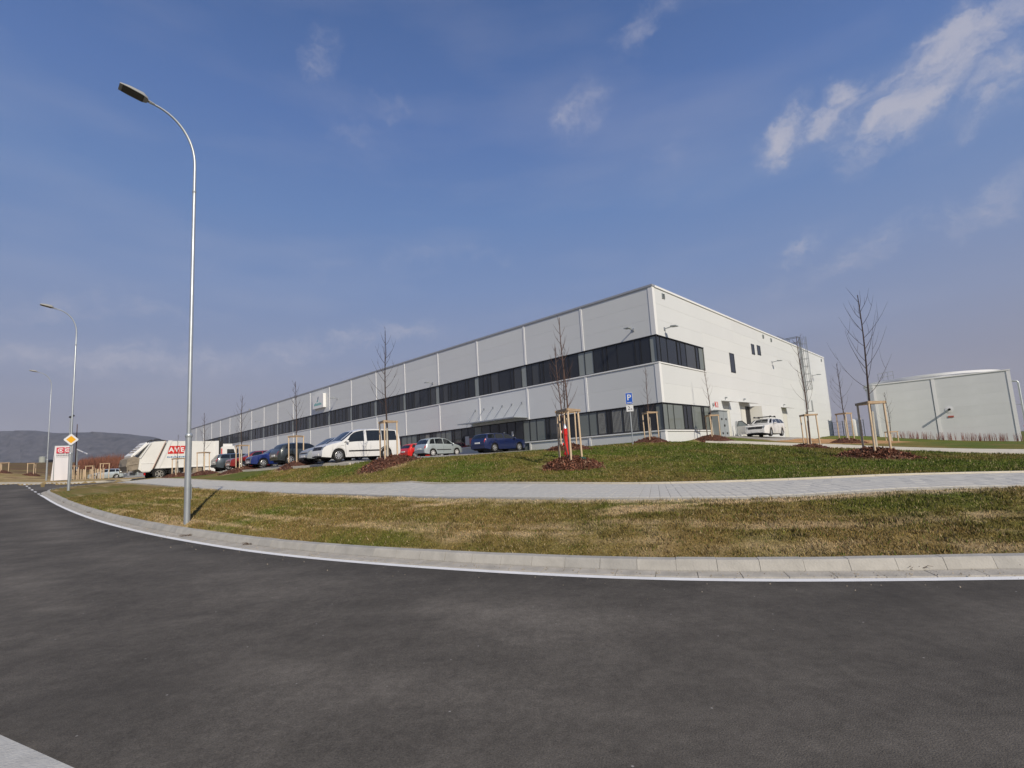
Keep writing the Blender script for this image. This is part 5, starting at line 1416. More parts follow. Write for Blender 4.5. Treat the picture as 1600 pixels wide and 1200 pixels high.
# ------------------------------------------------------------------ street lamps
m_pole = M('lamp_pole_zinc', (.46, .49, .50), .42, metal=.6, var=.10, vscale=3)
m_head = M('lamp_head_grey', (.36, .36, .34), .5)
m_lens = M('lamp_lens', (.07, .065, .05), .25)
ARM = -D2
def plane_hit(px, py, base):
    """hit of a pixel ray with the upright plane through base along ARM: (reach, z)"""
    d = pix_dir(px, py); n = D1
    t = (base[:2] @ n) / (d[:2] @ n); p = d * t
    return float((p[:2] - base[:2]) @ ARM), float(p[2] + EYE)
b1 = spot(292, 13.6)
reach, zh = plane_hit(209, 148, b1)
up_, _ = 0, 0
zc = None
def top_at(px_y, base):
    """height on the vertical through base that shows at photo row px_y"""
    lo, hi = base[2], base[2] + 20
    for _ in range(40):
        m_ = (lo + hi) / 2; c = RC @ np.array([base[0], base[1], m_ - EYE])
        if CY + FPX * c[1] / c[2] > px_y: lo = m_
        else: hi = m_
    return lo
H_BEND = top_at(262, b1) - b1[2]; H_HEAD = zh - b1[2]; H_COL = top_at(680, b1) - b1[2]; H_JOINT = top_at(300, b1) - b1[2]
print('lamp', b1, 'reach', reach, 'bend', H_BEND, 'head', H_HEAD, H_COL)
def lamp_meshes():
    pole = MB(); pole.tube([(0, 0, -.4), (0, 0, H_COL)], .078, 16, cap=True)
    up = MB(); up.tube([(0, 0, H_COL), (0, 0, H_JOINT), (0, 0, H_JOINT + .01), (0, 0, H_BEND)], [.055, .046, .043, .04], 14)
    R_ = reach - .35; pts = [(0, 0, H_BEND)]
    for t in np.linspace(0, 1, 16)[1:]:
        # quarter-ellipse easing into a rising straight arm
        a = t * math.pi / 2
        x = R_ * (1 - math.cos(a)) ** 1.0; z = H_BEND + (H_HEAD - H_BEND - .05) * (math.sin(a) ** .92)
        pts.append((x, 0, z))
    arm = MB(); arm.tube(pts, [.04 - .012 * k / 15 for k in range(16)], 10)
    col = MB(); col.lathe([(.055, H_COL + .06), (.088, H_COL + .02), (.092, H_COL - .03), (.082, H_COL - .06)], 16); jn = MB(); jn.lathe([(.046, H_JOINT - .04), (.053, H_JOINT - .03), (.053, H_JOINT + .03), (.043, H_JOINT + .04)], 14)
    dr = MB(); dr.box((-.087, -.05, .6), (-.078, .05, 1.0))
    head = MB()
    sec = [(-.18, .04, .035), (-.02, .05, .045), (.0, .12, .09), (.12, .175, .15), (.42, .185, .13), (.64, .16, .07)]
    vs = []
    for x, w, h in sec:
        vs += [(x, -w, 0), (x, -w * .85, h * .6), (x, -w * .4, h), (x, w * .4, h), (x, w * .85, h * .6), (x, w, 0)]
    fs = [(i * 6 + j, i * 6 + (j + 1) % 6, (i + 1) * 6 + (j + 1) % 6, (i + 1) * 6 + j) for i in range(len(sec) - 1) for j in range(6)] + [tuple(range(6)), tuple(range((len(sec) - 1) * 6, len(sec) * 6))]
    head.add(vs, fs)
    lens = MB(); lens.box((.08, -.15, -.012), (.57, .15, -.002))
    return pole.mesh('pole', m_pole, 40), up.mesh('upper_pole', m_pole, 40), arm.mesh('arm', m_pole, 40), col.mesh('collar', m_pole, 40), dr.mesh('service_door', m_greyp), head.mesh('lamp_head', m_head, 50), lens.mesh('lens', m_lens), jn.mesh('collar', m_pole, 40)
LM = lamp_meshes()
def street_lamp(pos, label, ang=math.atan2(ARM[1], ARM[0])):
    o = thing('street_lamp', label, 'street lamp', tuple(pos), ang, 'tall zinc street lamps along the road')
    for nm, me in zip(('pole', 'upper_pole', 'arm', 'collar', 'service_door'), LM): link(nm, me, o)
    hd = link('lamp_head', LM[5], o, (reach - .3, 0, H_HEAD - .03), (0, -.18, 0)); link('lens', LM[6], hd); link('collar', LM[7], o)
    return o
street_lamp(b1, 'tall galvanised street lamp nearest on the verge, its shadow on the grass')
b2 = spot(107, 31.8); lamp2 = street_lamp(b2, 'galvanised street lamp carrying the yellow diamond sign')
b3 = spot(72, 53.0); street_lamp(b3, 'farthest street lamp standing left of the white and red banner')

# ------------------------------------------------------------------ signs
m_sblue = M('sign_blue', (.012, .10, .50), .4); m_swhite = M('sign_white', (.75, .76, .77), .4); m_yel = M('sign_yellow', (.85, .42, .01), .4); m_black = M('print_black', (.015, .015, .015), .5)
def facing(p): return math.atan2(-p[0], p[1]) * -1 + 0.0
def face_rz(x, y): return math.atan2(y, x) - math.pi / 2       # local -y looks back at the camera foot
zs_ = top_at(687, b2)
tocam = -np.array(b2[:2]) / np.linalg.norm(b2[:2])
sg = thing('priority_sign', 'yellow diamond road sign with white rim on the second lamp post', 'road sign', (b2[0] + tocam[0] * .13, b2[1] + tocam[1] * .13, zs_), face_rz(b2[0], b2[1]) + .12)
def rdiamond(r, c):
    pts = []
    for k in range(4):
        a = math.pi / 2 * k
        for da in (-1, 0, 1): pts.append(((r - c) * math.cos(a) + c * math.cos(a + da * .78), (r - c) * math.sin(a) + c * math.sin(a + da * .78)))
    return pts
mb = MB(); mb.prism(rdiamond(.36, .06), -.012, .012); mb.build('plate', m_swhite, sg)
mb = MB(); mb.prism(rdiamond(.235, .02), -.016, -.0125); mb.build('yellow_field', m_yel, sg)
mb = MB(); mb.box((-.12, .012, -.03), (.12, .055, .03)); mb.build('clamp', m_steel, sg)

pp = spot(989, 29.0); zt_ = top_at(614, pp)
ps = thing('parking_sign', 'blue parking sign with a white plate below on a thin grey post', 'road sign', tuple(pp), face_rz(pp[0], pp[1]))
hh = zt_ - pp[2]
mb = MB(); mb.tube([(0, 0, -.3), (0, 0, hh - .02)], .032, 10); mb.build('post', m_pole, ps, smooth=40)
mb = MB(); mb.box((-.20, -.06, hh - .66), (.20, -.045, hh)); bl = mb.build('sign_plate', m_swhite, ps)
mb = MB(); mb.box((-.185, -.064, hh - .645), (.185, -.0605, hh - .015)); mb.build('blue_field', m_sblue, bl)
text('P', .48, m_swhite, bl, (0, -.067, hh - .29), (math.radians(90), 0, 0), bold=.006)
mb = MB(); 
for k in range(5): mb.box((-.13 + k * .055, -.067, hh - .60), (-.09 + k * .055, -.0645, hh - .555))
mb.build('small_print', m_swhite, bl, kind='stuff')
mb = MB(); mb.box((-.20, -.06, hh - 1.12), (.20, -.045, hh - .70)); wp = mb.build('sign_plate', m_swhite, ps)
text('2', .30, m_black, wp, (-.05, -.0625, hh - .91), (math.radians(90), 0, 0)); text('x', .20, m_black, wp, (.09, -.0625, hh - .95), (math.radians(90), 0, 0))
mb = MB(); mb.box((-.2, -.062, hh - 1.12), (.2, -.0605, hh - 1.10)); mb.box((-.2, -.062, hh - .72), (.2, -.0605, hh - .70)); mb.build('rim', m_black, wp, kind='stuff')

# banner
pb = spot(97, 46.5)
bn = thing('banner', 'white hanging banner with red logo squares behind the second lamp post', 'banner', tuple(pb), face_rz(pb[0], pb[1]))
zt_ = at_depth(97, 697, 46.5)[2] - pb[2]
nx, nz = 14, 20; vs = []
for j in range(nz + 1):
    for i in range(nx + 1):
        u, v = i / nx, j / nz; sp_ = .50 + .17 * (1 - v)
        vs.append(((u - .5) * 1.2 - .20 * (1 - v) * (1 - u), .05 * math.sin(u * 9 + v * 3) * (1.1 - v) + .04 * (1 - v), .06 + v * (zt_ - .06)))
fs = [(j * (nx + 1) + i, j * (nx + 1) + i + 1, (j + 1) * (nx + 1) + i + 1, (j + 1) * (nx + 1) + i) for j in range(nz) for i in range(nx)]
mb = MB(); mb.add(vs, fs); cl_ = mb.build('cloth', M('banner_cloth', (.72, .70, .72), .7), bn, smooth=60)
mb = MB()
for x0, x1 in ((-.50, .06), (.12, .50)): mb.prism([(x0, zt_ - .68), (x1, zt_ - .66), (x1, zt_ - .12), (x0, zt_ - .14)], -.075, -.068)
mb.build('red_square', M('banner_red', (.60, .03, .06), .6), cl_)
mb = MB()
def ring(mb, cx, cz, r0, r1, a0, a1, y, n=18):
    o = [(cx + r1 * math.cos(t), cz + r1 * math.sin(t)) for t in np.linspace(a0, a1, n)] + [(cx + r0 * math.cos(t), cz + r0 * math.sin(t)) for t in np.linspace(a1, a0, n)]
    mb.prism(o, y, y + .006)
ring(mb, -.2, zt_ - .41, .15, .21, .5, 5.8, -.083); ring(mb, -.2, zt_ - .41, .0, .085, 0, 6.2, -.083); ring(mb, .31, zt_ - .40, .13, .19, .9, 5.4, -.083); ring(mb, .31, zt_ - .40, 0, .06, 0, 6.2, -.083)
mb.build('logo_mark', m_swhite, cl_)
mb = MB()
for k in range(9): mb.box((-.5 + k * .11, -.075, zt_ - .86), (-.5 + k * .11 + .085, -.068, zt_ - .80))
for k in range(12): mb.box((-.5 + k * .08, -.075, zt_ - 1.0), (-.5 + k * .08 + .055, -.068, zt_ - .97))
mb.build('small_print', m_greyp, cl_, kind='stuff')
for s_ in (-.62, .62):
    mb = MB(); mb.tube([(s_, .05, -.2), (s_, .05, zt_ + .05)], .03, 8); mb.build('post', m_greyp, bn)
mb = MB(); mb.tube([(-.62, .05, zt_ + .02), (.62, .05, zt_ + .02)], .025, 8); mb.build('crossbar', m_greyp, bn)

# ------------------------------------------------------------------ young trees, stakes, bark mulch
m_bark = M('bark_reddish', (.105, .062, .048), .8, var=.25, vscale=9)
m_bark2 = M('bark_dark', (.055, .035, .030), .8, var=.25, vscale=9)
m_wrap = M('trunk_wrap', (.50, .46, .38), .8, var=.15, vscale=14)
m_stake = M('stake_larch', (.62, .47, .31), .7, var=.18, vscale=6)
m_rail = M('half_log_rail', (.42, .30, .19), .75, var=.3, vscale=8)
def tree_meshes(h, seed, lean, stems=1, spread=1.0):
    r = random.Random(seed)
    trunk, crown = MB(), MB()
    def branch(p, d, L, rad, depth, out):
        n = 6; pts = [Vector(p)]; d = Vector(d).normalized()
        for i in range(n):
            d = (d + Vector((r.uniform(-.09, .09), r.uniform(-.09, .09), .17)) * (1.0 if depth else .4)).normalized()
            pts.append(pts[-1] + d * L / n)
        out.tube(pts, [rad * (1 - .8 * i / n) for i in range(n + 1)], 4 if rad < .012 else 5, cap=False)
        if depth < 2:
            for k in range(r.randint(0, 2) if depth == 1 else 0):
                i = r.randint(1, n - 1); a = r.uniform(0, 6.28)
                dd = (pts[i + 1] - pts[i]).normalized(); e = Vector((math.cos(a), math.sin(a), .25)); e = (dd * 1.0 + e * .75).normalized()
                branch(pts[i], e, L * r.uniform(.3, .5), rad * .55, 2, out)
    for s_ in range(stems):
        n = 12; H = h * (1 if s_ == 0 else .80); off = Vector((-.20 * s_ * 1.1, .05 * s_, 0)); pts = []
        for i in range(n + 1):
            t = i / n
            pts.append(Vector((lean * h * t + .03 * math.sin(t * 7 + seed), .03 * math.sin(t * 5 + seed * 2), H * t - .1)) + off * min(1, t * 4 + .0))
        trunk.tube(pts, [.044 * h / 6 * (1 - .78 * (i / n) ** .8) * (1 if s_ == 0 else .8) + .004 for i in range(n + 1)], 7)
        nb = int(h * 3.0)
        for k in range(nb):
            t = .38 + .58 * (k + r.random()) / nb; q = t * n; i = int(q); p = pts[i].lerp(pts[min(i + 1, n)], q - i)
            a = k * 2.4 + r.uniform(-.6, .6); up = r.uniform(.25, .8) + .5 * t
            L = min(h * .27 * (1.12 - t) / .7 * r.uniform(.6, 1.25) * spread + .15, 1.45 * spread)
            branch(p, (math.cos(a), math.sin(a), up), L, .008 * h / 6 + .003, 1, crown)
    return trunk, crown
def stake_mesh_set(hs, side):
    rr = side / math.sqrt(3)
    P = [(rr * math.cos(a) * 1.0, rr * math.sin(a)) for a in (math.radians(-90 + 8), math.radians(30 + 8), math.radians(150 + 8))]
    return P
_stk = {}
def stakes(pos, hs, label, side=.80, rz=0.0, group='wooden three-post tree stakes', rails=True, lod=10):
    o = thing('tree_stakes', label, 'tree stakes', tuple(pos), rz, group)
    P = stake_mesh_set(hs, side)
    key = (round(hs, 2), side)
    if key not in _stk:
        mb = MB(); mb.lathe([(.036, -.25), (.038, hs * .5), (.036, hs - .01), (.030, hs), (0, hs)], lod)
        L = side + .14; r2 = MB(); n = 6
        prof = [(.0, -.045), (.045, -.045), (.052, 0), (.045, .045), (.0, .045)]
        r2.prism([(p[0], p[1]) for p in prof], -L / 2, L / 2, axis='x')
        _stk[key] = (mb.mesh('stake', m_stake, 40), r2.mesh('rail', m_rail))
    s_, r_ = _stk[key]
    for k, (x, y) in enumerate(P): link('stake', s_, o, (x, y, 0), (random.uniform(-.012, .012), random.uniform(-.012, .012), k))
    if rails:
        for k in range(3):
            (x0, y0), (x1, y1) = P[k], P[(k + 1) % 3]; mx_, my_ = (x0 + x1) / 2, (y0 + y1) / 2; q = math.hypot(mx_, my_)
            link('rail', r_, o, (mx_ * (1 + .036 / q), my_ * (1 + .036 / q), hs - .05 + .002 * k), (0, 0, math.atan2(y1 - y0, x1 - x0) - (math.pi if k < 0 else 0)))
    return o
m_mulch = attr_mat('bark_mulch', 'tint', rough=.9, fine=.35, fscale=30, bump=.5)
def mulch(x, y, rad, label, n, seed, hgt=.34):
    r = np.random.default_rng(seed)
    nt, nr = 40, 9; V, F, Cc = [], [], []
    rad = rad * 1.14
    def edge(a): return rad * (1 + .10 * np.sin(2 * a + seed) + .07 * np.sin(3 * a + 1.7 * seed) + .05 * np.sin(7 * a))
    def zz(px_, py_):
        a = np.arctan2(py_ - y, px_ - x); q = np.hypot(px_ - x, py_ - y) / edge(a)
        return ground_z(px_, py_) + hgt * np.clip(1 - q ** 1.7, -.2, 1) + .02 * vnoise(px_ * 7, py_ * 7, seed) - .01
    aa = np.linspace(0, 2 * math.pi, nt, endpoint=False)
    for j in range(nr + 1):
        q = 1.06 * j / nr
        X_ = x + q * edge(aa) * np.cos(aa); Y_ = y + q * edge(aa) * np.sin(aa); Z_ = zz(X_, Y_) - (.05 if j == nr else 0)
        V += list(zip(X_, Y_, Z_)); Cc += [(.10, .046, .030)] * nt
    for j in range(nr):
        for i in range(nt): F.append((j * nt + i, j * nt + (i + 1) % nt, (j + 1) * nt + (i + 1) % nt, (j + 1) * nt + i))
    b0 = len(V); a = r.uniform(0, 2 * math.pi, n); q = np.sqrt(r.uniform(0, 1.12, n)); q = np.where(r.uniform(0, 1, n) < .05, q * 1.25, q)
    cx, cy_ = x + q * edge(a) * np.cos(a), y + q * edge(a) * np.sin(a); cz = np.maximum(zz(cx, cy_), ground_z(cx, cy_)) + .012
    L = r.uniform(.02, .055, n); W_ = L * r.uniform(.3, .6, n); t = r.uniform(0, 6.28, n); tilt = r.normal(0, .55, n); t2 = r.normal(0, .4, n)
    u = np.stack([np.cos(t), np.sin(t), np.tan(np.clip(tilt, -1, 1))], 1) * L[:, None]; w = np.stack([-np.sin(t), np.cos(t), np.tan(np.clip(t2, -1, 1))], 1) * W_[:, None]
    c = np.stack([cx, cy_, cz], 1)
    quad = np.stack([c - u - w, c + u - w * .7, c + u * .9 + w, c - u + w * .8], 1).reshape(-1, 3)
    V += [tuple(p) for p in quad]; F += [tuple(b0 + 4 * k + i for i in range(4)) for k in range(n)]
    base = np.array([.165, .072, .044]) * r.uniform(.45, 1.75, (n, 1)); lightp = r.uniform(0, 1, n)
    base = np.where((lightp > .90)[:, None], np.array([.34, .22, .14]) * r.uniform(.7, 1.2, (n, 1)), base)
    Cc += [tuple(p) for p in np.repeat(base, 4, 0)]
    me = bpy.data.meshes.new('bark_mulch'); me.from_pydata([tuple(map(float, p)) for p in V], [], F)
    at = me.attributes.new('tint', 'FLOAT_COLOR', 'POINT'); at.data.foreach_set('color', np.concatenate([np.array(Cc), np.ones((len(Cc), 1))], 1).ravel())
    me.materials.append(m_mulch)
    link('bark_mulch', me, kind='stuff', label=label, category='mulch')
G_TREE = 'young bare trees staked along the bank'
WHERE = ['in front of the pale tank building, largest of all', 'beside the red hydrant', 'half hidden behind the red hydrant', 'in front of the caged roof ladder', 'right of the blue parking sign', 'in front of the grey electrical cabinet',
         'on the orange soil right of the gable', 'at the left end of the pale tank building', 'in front of the rear of the white van', 'in front of the dark graphite suv', 'in front of the bright blue hatchback', 'just right of the nearest street lamp', 'below the red lettering of the refuse truck']
for k, (t, p) in enumerate(zip(TREES, tree_at)):
    px, dist, h, lean, mr_, hs, seed, lab = t
    o = thing('young_tree', lab, 'tree', tuple(p), 0, G_TREE)
    tk, cr_ = tree_meshes(h, seed, lean, 2 if k == 1 else 1, 1.25 if k == 0 else (.62 if k in (1, 4, 5, 12) else .9))
    bk = m_bark if k in (1, 4, 5, 3) else m_bark2
    tr = tk.build('trunk', bk, o, smooth=50); cr_.build('crown', bk, o, smooth=50)
    if dist < 45:
        w_ = MB(); w_.tube([(0.0, 0, -.05), (lean * hs * .8 * .5, 0, hs * .4), (lean * hs * .8, 0, hs * .82)], [.056, .052, .048], 9); w_.build('trunk_wrap', m_wrap, o, smooth=50)
    stakes(p, hs, 'three-post wooden stakes ' + WHERE[k], side=.80 if dist < 30 else .86, rz=face_rz(p[0], p[1]) - .14 + random.uniform(-.28, .28))
    if mr_: mulch(p[0], p[1], mr_, 'heap of brown bark mulch ' + WHERE[k], 3200 if dist < 20 else 1500 if dist < 30 else 700, seed)
sb = tree_at[1]
wb = MB(); wb.lathe([(.01, 0), (.10, .0), (.125, .05), (.115, .14), (.08, .19), (.03, .205), (0, .205)], 12, Matrix.Translation((0, 0, 0)) @ Matrix.Scale(1.3, 4, (1, 0, 0)))
pz = (sb[0] + .38, sb[1] - .12); 
bag = wb.build('watering_bag', M('bag_green', (.008, .065, .045), .6, var=.2, vscale=10), None, smooth=60, label='small dark green watering bag on the mulch beside the hydrant tree', category='bag')
bag.location = (pz[0], pz[1], gz(*pz) + .16); bag.scale = (1, .8, .8)
# far stakes without trees yet
FAR = [(5, 62, 1.3, 'pair of pale stakes at the left edge of the tan hump'), (50, 62, 1.55, 'pale stakes in the tan hump left of the banner'),
       (162, 55, 1.75, 'tall stakes ending the row, directly before the far silver car')]
ROW = 'bare wooden stakes in the row between the banner and the far silver car'
ORD = ('first', 'second', 'third', 'fourth', 'fifth', 'sixth', 'seventh', 'eighth', 'ninth')
FAR += [(px, d, h, ROW) for px, d, h in ((115, 57, 1.7), (120, 62, 1.2), (125, 58, 1.3), (129, 63, 1.2), (134, 57, 1.25), (141, 56, 1.6), (146, 61, 1.3), (151, 58, 1.25), (156, 62, 1.4))]
for k, (px, d, h, lab) in enumerate(FAR):
    grp = 'stakes in the row right of the banner' if lab == ROW else 'bare wooden stakes in the far verge'
    if lab == ROW: lab = ORD[k - 3] + ' of the nine wooden stake frames counted from the banner towards the truck'
    p = spot(px, d)
    stakes(p, h, lab, side=.78, rz=k * .9, group=grp, lod=6, rails=k < 3 or k in (3, 8))
    if k < 2: mulch(p[0], p[1], .8, ('dark mulch at the leftmost far stakes', 'dark mulch below the stakes left of the banner')[k], 250, 90 + k)

# ------------------------------------------------------------------ hydrant
ph = spot(886, 20.5)
hy = thing('hydrant', 'tall red pillar hydrant with a silver cone top on the grass bank', 'hydrant', (ph[0], ph[1], ph[2] - .02), face_rz(ph[0], ph[1])); hy.scale = (.78, .78, 1)
m_hyd = M('hydrant_red', (.64, .018, .015), .35, var=.08, vscale=6)
mb = MB(); mb.lathe([(.0, .05), (.10, .05), (.10, .16), (.17, .17), (.17, .24), (.11, .26), (.10, .34), (.10, .95), (.125, .98), (.125, 1.22), (.10, 1.24), (.0, 1.24)], 20); mb.build('body', m_hyd, hy, smooth=35)
mb = MB(); mb.lathe([(.08, -.2), (.08, .06), (.0, .06)], 14); mb.build('foot', m_dark, hy)
mb = MB(); mb.lathe([(.10, 1.243), (.085, 1.29), (.03, 1.43), (0, 1.45)], 16); mb.build('cone_cap', M('hydrant_alu', (.62, .63, .64), .35, metal=.4), hy, smooth=35)
for zz_, a in ((1.10, math.pi), (.60, math.pi), (1.10, 0.0)):
    Mx = Matrix.Translation((0, 0, zz_)) @ Matrix.Rotation(a, 4, 'Z') @ Matrix.Rotation(math.radians(90), 4, 'Y')
    mb = MB(); mb.lathe([(.05, .09), (.05, .15), (.062, .155), (.062, .19)], 14, Mx); ou = mb.build('outlet', m_hyd, hy)
    mb = MB(); mb.lathe([(.066, .185), (.066, .215), (.03, .22), (.0, .22)], 14, Mx); mb.build('outlet_cap', m_white, ou)

# ------------------------------------------------------------------ pale tank building on the right
A_, B_ = at_depth(1363, 602, 59.5), at_depth(1577, 578, 52.0)
zt = 8.02; A2, B2 = np.array(A_[:2]), np.array(B_[:2]); dirw = (B2 - A2) / np.linalg.norm(B2 - A2); LW = float(np.linalg.norm(B2 - A2))
ph_ = thing('tank_building', 'pale grey panelled tank building with a curved white rim and a wall pipe', 'building', (A2[0], A2[1], 0), math.atan2(dirw[1], dirw[0]))
m_pale = M('cladding_pale', (.69, .705, .70), .5, var=.05, vscale=.5); m_pale2 = M('cladding_pale_b', (.675, .69, .685), .5, var=.05, vscale=.5)
mb = MB(); mb.box((.1, .1, -2), (LW - .1, 9, zt - .1)); mb.build('wall_core', m_back, ph_)
xm = None
for a in np.arange(0, LW, .02):
    w_ = A2 + dirw * a; c = RC @ np.array([w_[0], w_[1], 4 - EYE])
    if 800 + FPX * c[0] / c[2] > 1465: xm = float(a); break
def pp_panel(w, h, k):
    key = ('pump', round(w, 2), round(h, 2), k)
    if key not in _pm: _pm[key] = panel_mesh(w, h, (m_pale, m_pale2)[k], 'x')
    return _pm[key]
for x0, x1 in ((0, xm), (xm, LW)):
    for j in range(8): link('wall_panel', pp_panel(x1 - x0, (zt + 1.2) / 8, int(rng.integers(0, 2))), ph_, (x0, 0, -1.2 + j * (zt + 1.2) / 8))
for x0, w_ in ((0, .25), (xm - .15, .3), (LW - .28, .3)):
    mb = MB(); mb.box((x0, -.05, -1.5), (x0 + w_, -.003, zt - .06)); mb.build('cover_strip', m_strip, ph_)
for x0 in (xm - .23,):
    mb = MB(); mb.box((x0, -.012, -1.5), (x0 + .07, -.002, zt - .07)); mb.build('joint_strip', m_greyp, ph_)
mb = MB(); mb.box((-.05, -.08, zt - .06), (LW + .05, .3, zt + .06)); mb.build('roof_flashing', m_strip, ph_)
mb = MB(); mb.box((LW - .1, .0, -1.5), (LW, 9, zt - .07)); mb.build('side_wall', m_pale, ph_)
mb = MB(); mb.box((0, .0, -1.5), (.1, 9, zt - .07)); mb.build('side_wall', m_pale, ph_)
CR = LW * .56; cxr, cyr = LW - CR + .05, CR * .98 + .1
mb = MB(); mb.lathe([(CR - .25, 1), (CR - .25, 7.9), (CR - .12, 7.92), (CR - .12, 8.25), (CR, 8.27), (CR, 8.52), (CR - .2, 8.55), (CR - .3, 8.3), (0.01, 8.3)], 72, Matrix.Translation((cxr, cyr, 0))); mb.build('tank', m_swhite, ph_, smooth=30)
mb = MB(); 
for k in range(4):
    a = math.radians(222 + k * 6); x_, y_ = cxr + (CR - .3) * math.cos(a), cyr + (CR - .3) * math.sin(a); mb.bar((x_, y_, 8.3), (x_, y_, 9.5), .05)
    if k < 3:
        b = math.radians(222 + (k + 1) * 6); x2, y2 = cxr + (CR - .3) * math.cos(b), cyr + (CR - .3) * math.sin(b)
        for z in (9.0, 9.5): mb.bar((x_, y_, z), (x2, y2, z), .045)
mb.build('railing', m_steel, ph_)
def w_at(px, py):
    d = pix_dir(px, py); n = np.array([-dirw[1], dirw[0]]); t = (A2 @ n) / (d[:2] @ n); p = d * t
    return float((p[:2] - A2) @ dirw), float(p[2] + EYE)
a, z = w_at(1483, 640)
Mx = Matrix.Translation((a, 0, z)) @ Matrix.Rotation(math.radians(90), 4, 'X')
mb = MB(); mb.lathe([(.0, .004), (.36, .004), (.36, .03), (.13, .05), (.13, .02)], 24, Mx); fl = mb.build('pipe_flange', m_swhite, ph_)
mb = MB(); mb.lathe([(.11, .02), (.11, 1.05), (.085, 1.05), (.085, .9), (0, .9)], 14, Mx); mb.build('pipe', m_dark, fl)
a, z = w_at(1485.5, 651); mb = MB(); mb.box((a - .22, -.06, z - .09), (a + .26, -.003, z + .10)); mb.build('red_label', M('label_red', (.42, .10, .07), .5), ph_)
mb = MB(); mb.tube([(LW + .55, .6, -1.5), (LW + .55, .6, 6.6), (LW + .45, .6, 6.8), (LW + .1, .6, 6.85)], .10, 10)
for z in (1.5, 4.3): mb.bar((LW, .6, z), (LW + .55, .6, z), .06)
dp = mb.build('riser_pipe', m_pole, ph_, smooth=40)
mb = MB(); mb.lathe([(.05, -.1), (.25, -.08), (.27, 0), (.25, .08), (.05, .1)], 14, Matrix.Translation((LW + .62, .35, 2.0)) @ Matrix.Rotation(math.radians(90), 4, 'X')); mb.tube([(LW + .55, .5, 2.0), (LW + .95, .3, 1.95)], .1, 8); mb.build('valve_wheel', m_red, dp)
# plinth kerb and a row of red-stemmed hedge shoots
mb = MB(); mb.box((-2, -1.9, -1.0), (LW + .3, -1.7, .0))
sh_ = []
hb = MB(); r = random.Random(4)
for k in range(150):
    a = r.uniform(1.0, LW); w_ = A2 + dirw * a + np.array([dirw[1], -dirw[0]]) * r.uniform(.8, 1.3); g0 = gz(*w_)
    for q in range(3): hb.tube([(w_[0], w_[1], g0 - .05), (w_[0] + r.uniform(-.12, .12), w_[1] + r.uniform(-.1, .1), g0 + r.uniform(.4, .95))], [.014, .005], 3, cap=False)
hb.build('hedge_shoots', M('twig_red', (.30, .12, .10), .8), None, kind='stuff', label='thin row of reddish hedge shoots before the tank building', category='hedge')
# white vessel and wire fence behind the orange soil
pv_ = spot(1338.5, 62)
mb = MB(); mb.lathe([(.0, -.2), (.42, -.2), (.42, 1.9), (.36, 2.05), (.2, 2.15), (0, 2.18)], 16); vs_ = thing('gas_vessel', 'white upright vessel beside the wire fence right of the gable', 'tank', tuple(pv_)); mb.build('body', m_white, vs_, smooth=40)
mb = MB(); mb.tube([(0.3, -.3, 1.2), (.5, -.4, 1.2), (.5, -.4, 0)], .04, 6); mb.build('pipe', m_greyp, vs_)
pa_, pb_ = spot(1303, 66), spot(1352, 64)
fn = thing('wire_fence', 'grey wire mesh fence running from the gable to the white vessel', 'fence', tuple(pa_), math.atan2(pb_[1] - pa_[1], pb_[0] - pa_[0]))
LF = float(np.hypot(*(pb_ - pa_)[:2])); m_wire = M('fence_wire', (.20, .22, .23), .5, metal=.4)
for k in range(4):
    mb = MB(); mb.box((LF * k / 3 - .04, -.04, -.5), (LF * k / 3 + .04, .04, 1.95)); mb.build('post', m_wire, fn)
for k in range(3):
    mb = MB(); x0, x1 = LF * k / 3 + .05, LF * (k + 1) / 3 - .05
    for q in range(int((x1 - x0) / .12)): mb.box((x0 + q * .12, -.006, 0), (x0 + q * .12 + .022, .006, 1.85))
    for z in (.05, .5, 1.0, 1.5, 1.84): mb.box((x0, -.012, z), (x1, -.0065, z + .02))
    mb.build('mesh_panel', m_wire, fn, kind='stuff')

# ------------------------------------------------------------------ far left
for k, (px, yt, d) in enumerate(((105.5, 653, 72), (109.5, 651, 72), (117, 663, 75))):
    p = spot(px, d); zt_ = at_depth(px, yt, d)[2] - p[2]
    o = thing('thin_mast', ('thin pale mast with a dark cap, left one behind the diamond sign', 'thin pale mast with a dark cap, taller one behind the diamond sign', 'thin mast just right of the diamond sign')[k], 'mast', tuple(p), 0, 'thin masts behind the banner')
    mb = MB(); mb.tube([(0, 0, -.3), (0, 0, zt_)], [.09, .05], 8); mb.build('pole', m_pole if k < 2 else m_bark, o)
    if k < 2:
        mb = MB(); mb.lathe([(0, zt_), (.16, zt_), (.2, zt_ + .12), (.1, zt_ + .25), (0, zt_ + .25)], 8); mb.build('cap', m_dark, o)
p = spot(65.5, 230)
o = thing('silo', 'pale distant silo standing on the field below the ridge', 'silo', (p[0], p[1], p[2] - 1)); mb = MB(); mb.lathe([(1.2, 0), (1.2, 5.6), (1.1, 5.9), (0, 6.0)], 16); mb.build('shell', M('silo_grey', (.34, .36, .32), .8), o, smooth=40)
mb = MB(); mb.lathe([(1.22, 5.5), (1.26, 5.6), (1.22, 5.7)], 16); mb.build('rim', m_greyp, o)
p = spot(80, 200); o = thing('dark_shed', 'small dark shed on the field left of the banner', 'shed', (p[0], p[1], p[2] - .4)); mb = MB(); mb.box((-1.3, -1, 0), (1.3, 1, 1.7)); mb.build('wall', m_dark, o); mb = MB(); mb.prism([(-1.2, 1.7), (1.2, 1.7), (0, 2.2)], -1.4, 1.4, axis='x'); mb.build('roof', m_dark, o)
p = spot(120, 80); q = at_depth(120, 702, 80); q2 = at_depth(136, 709, 78)
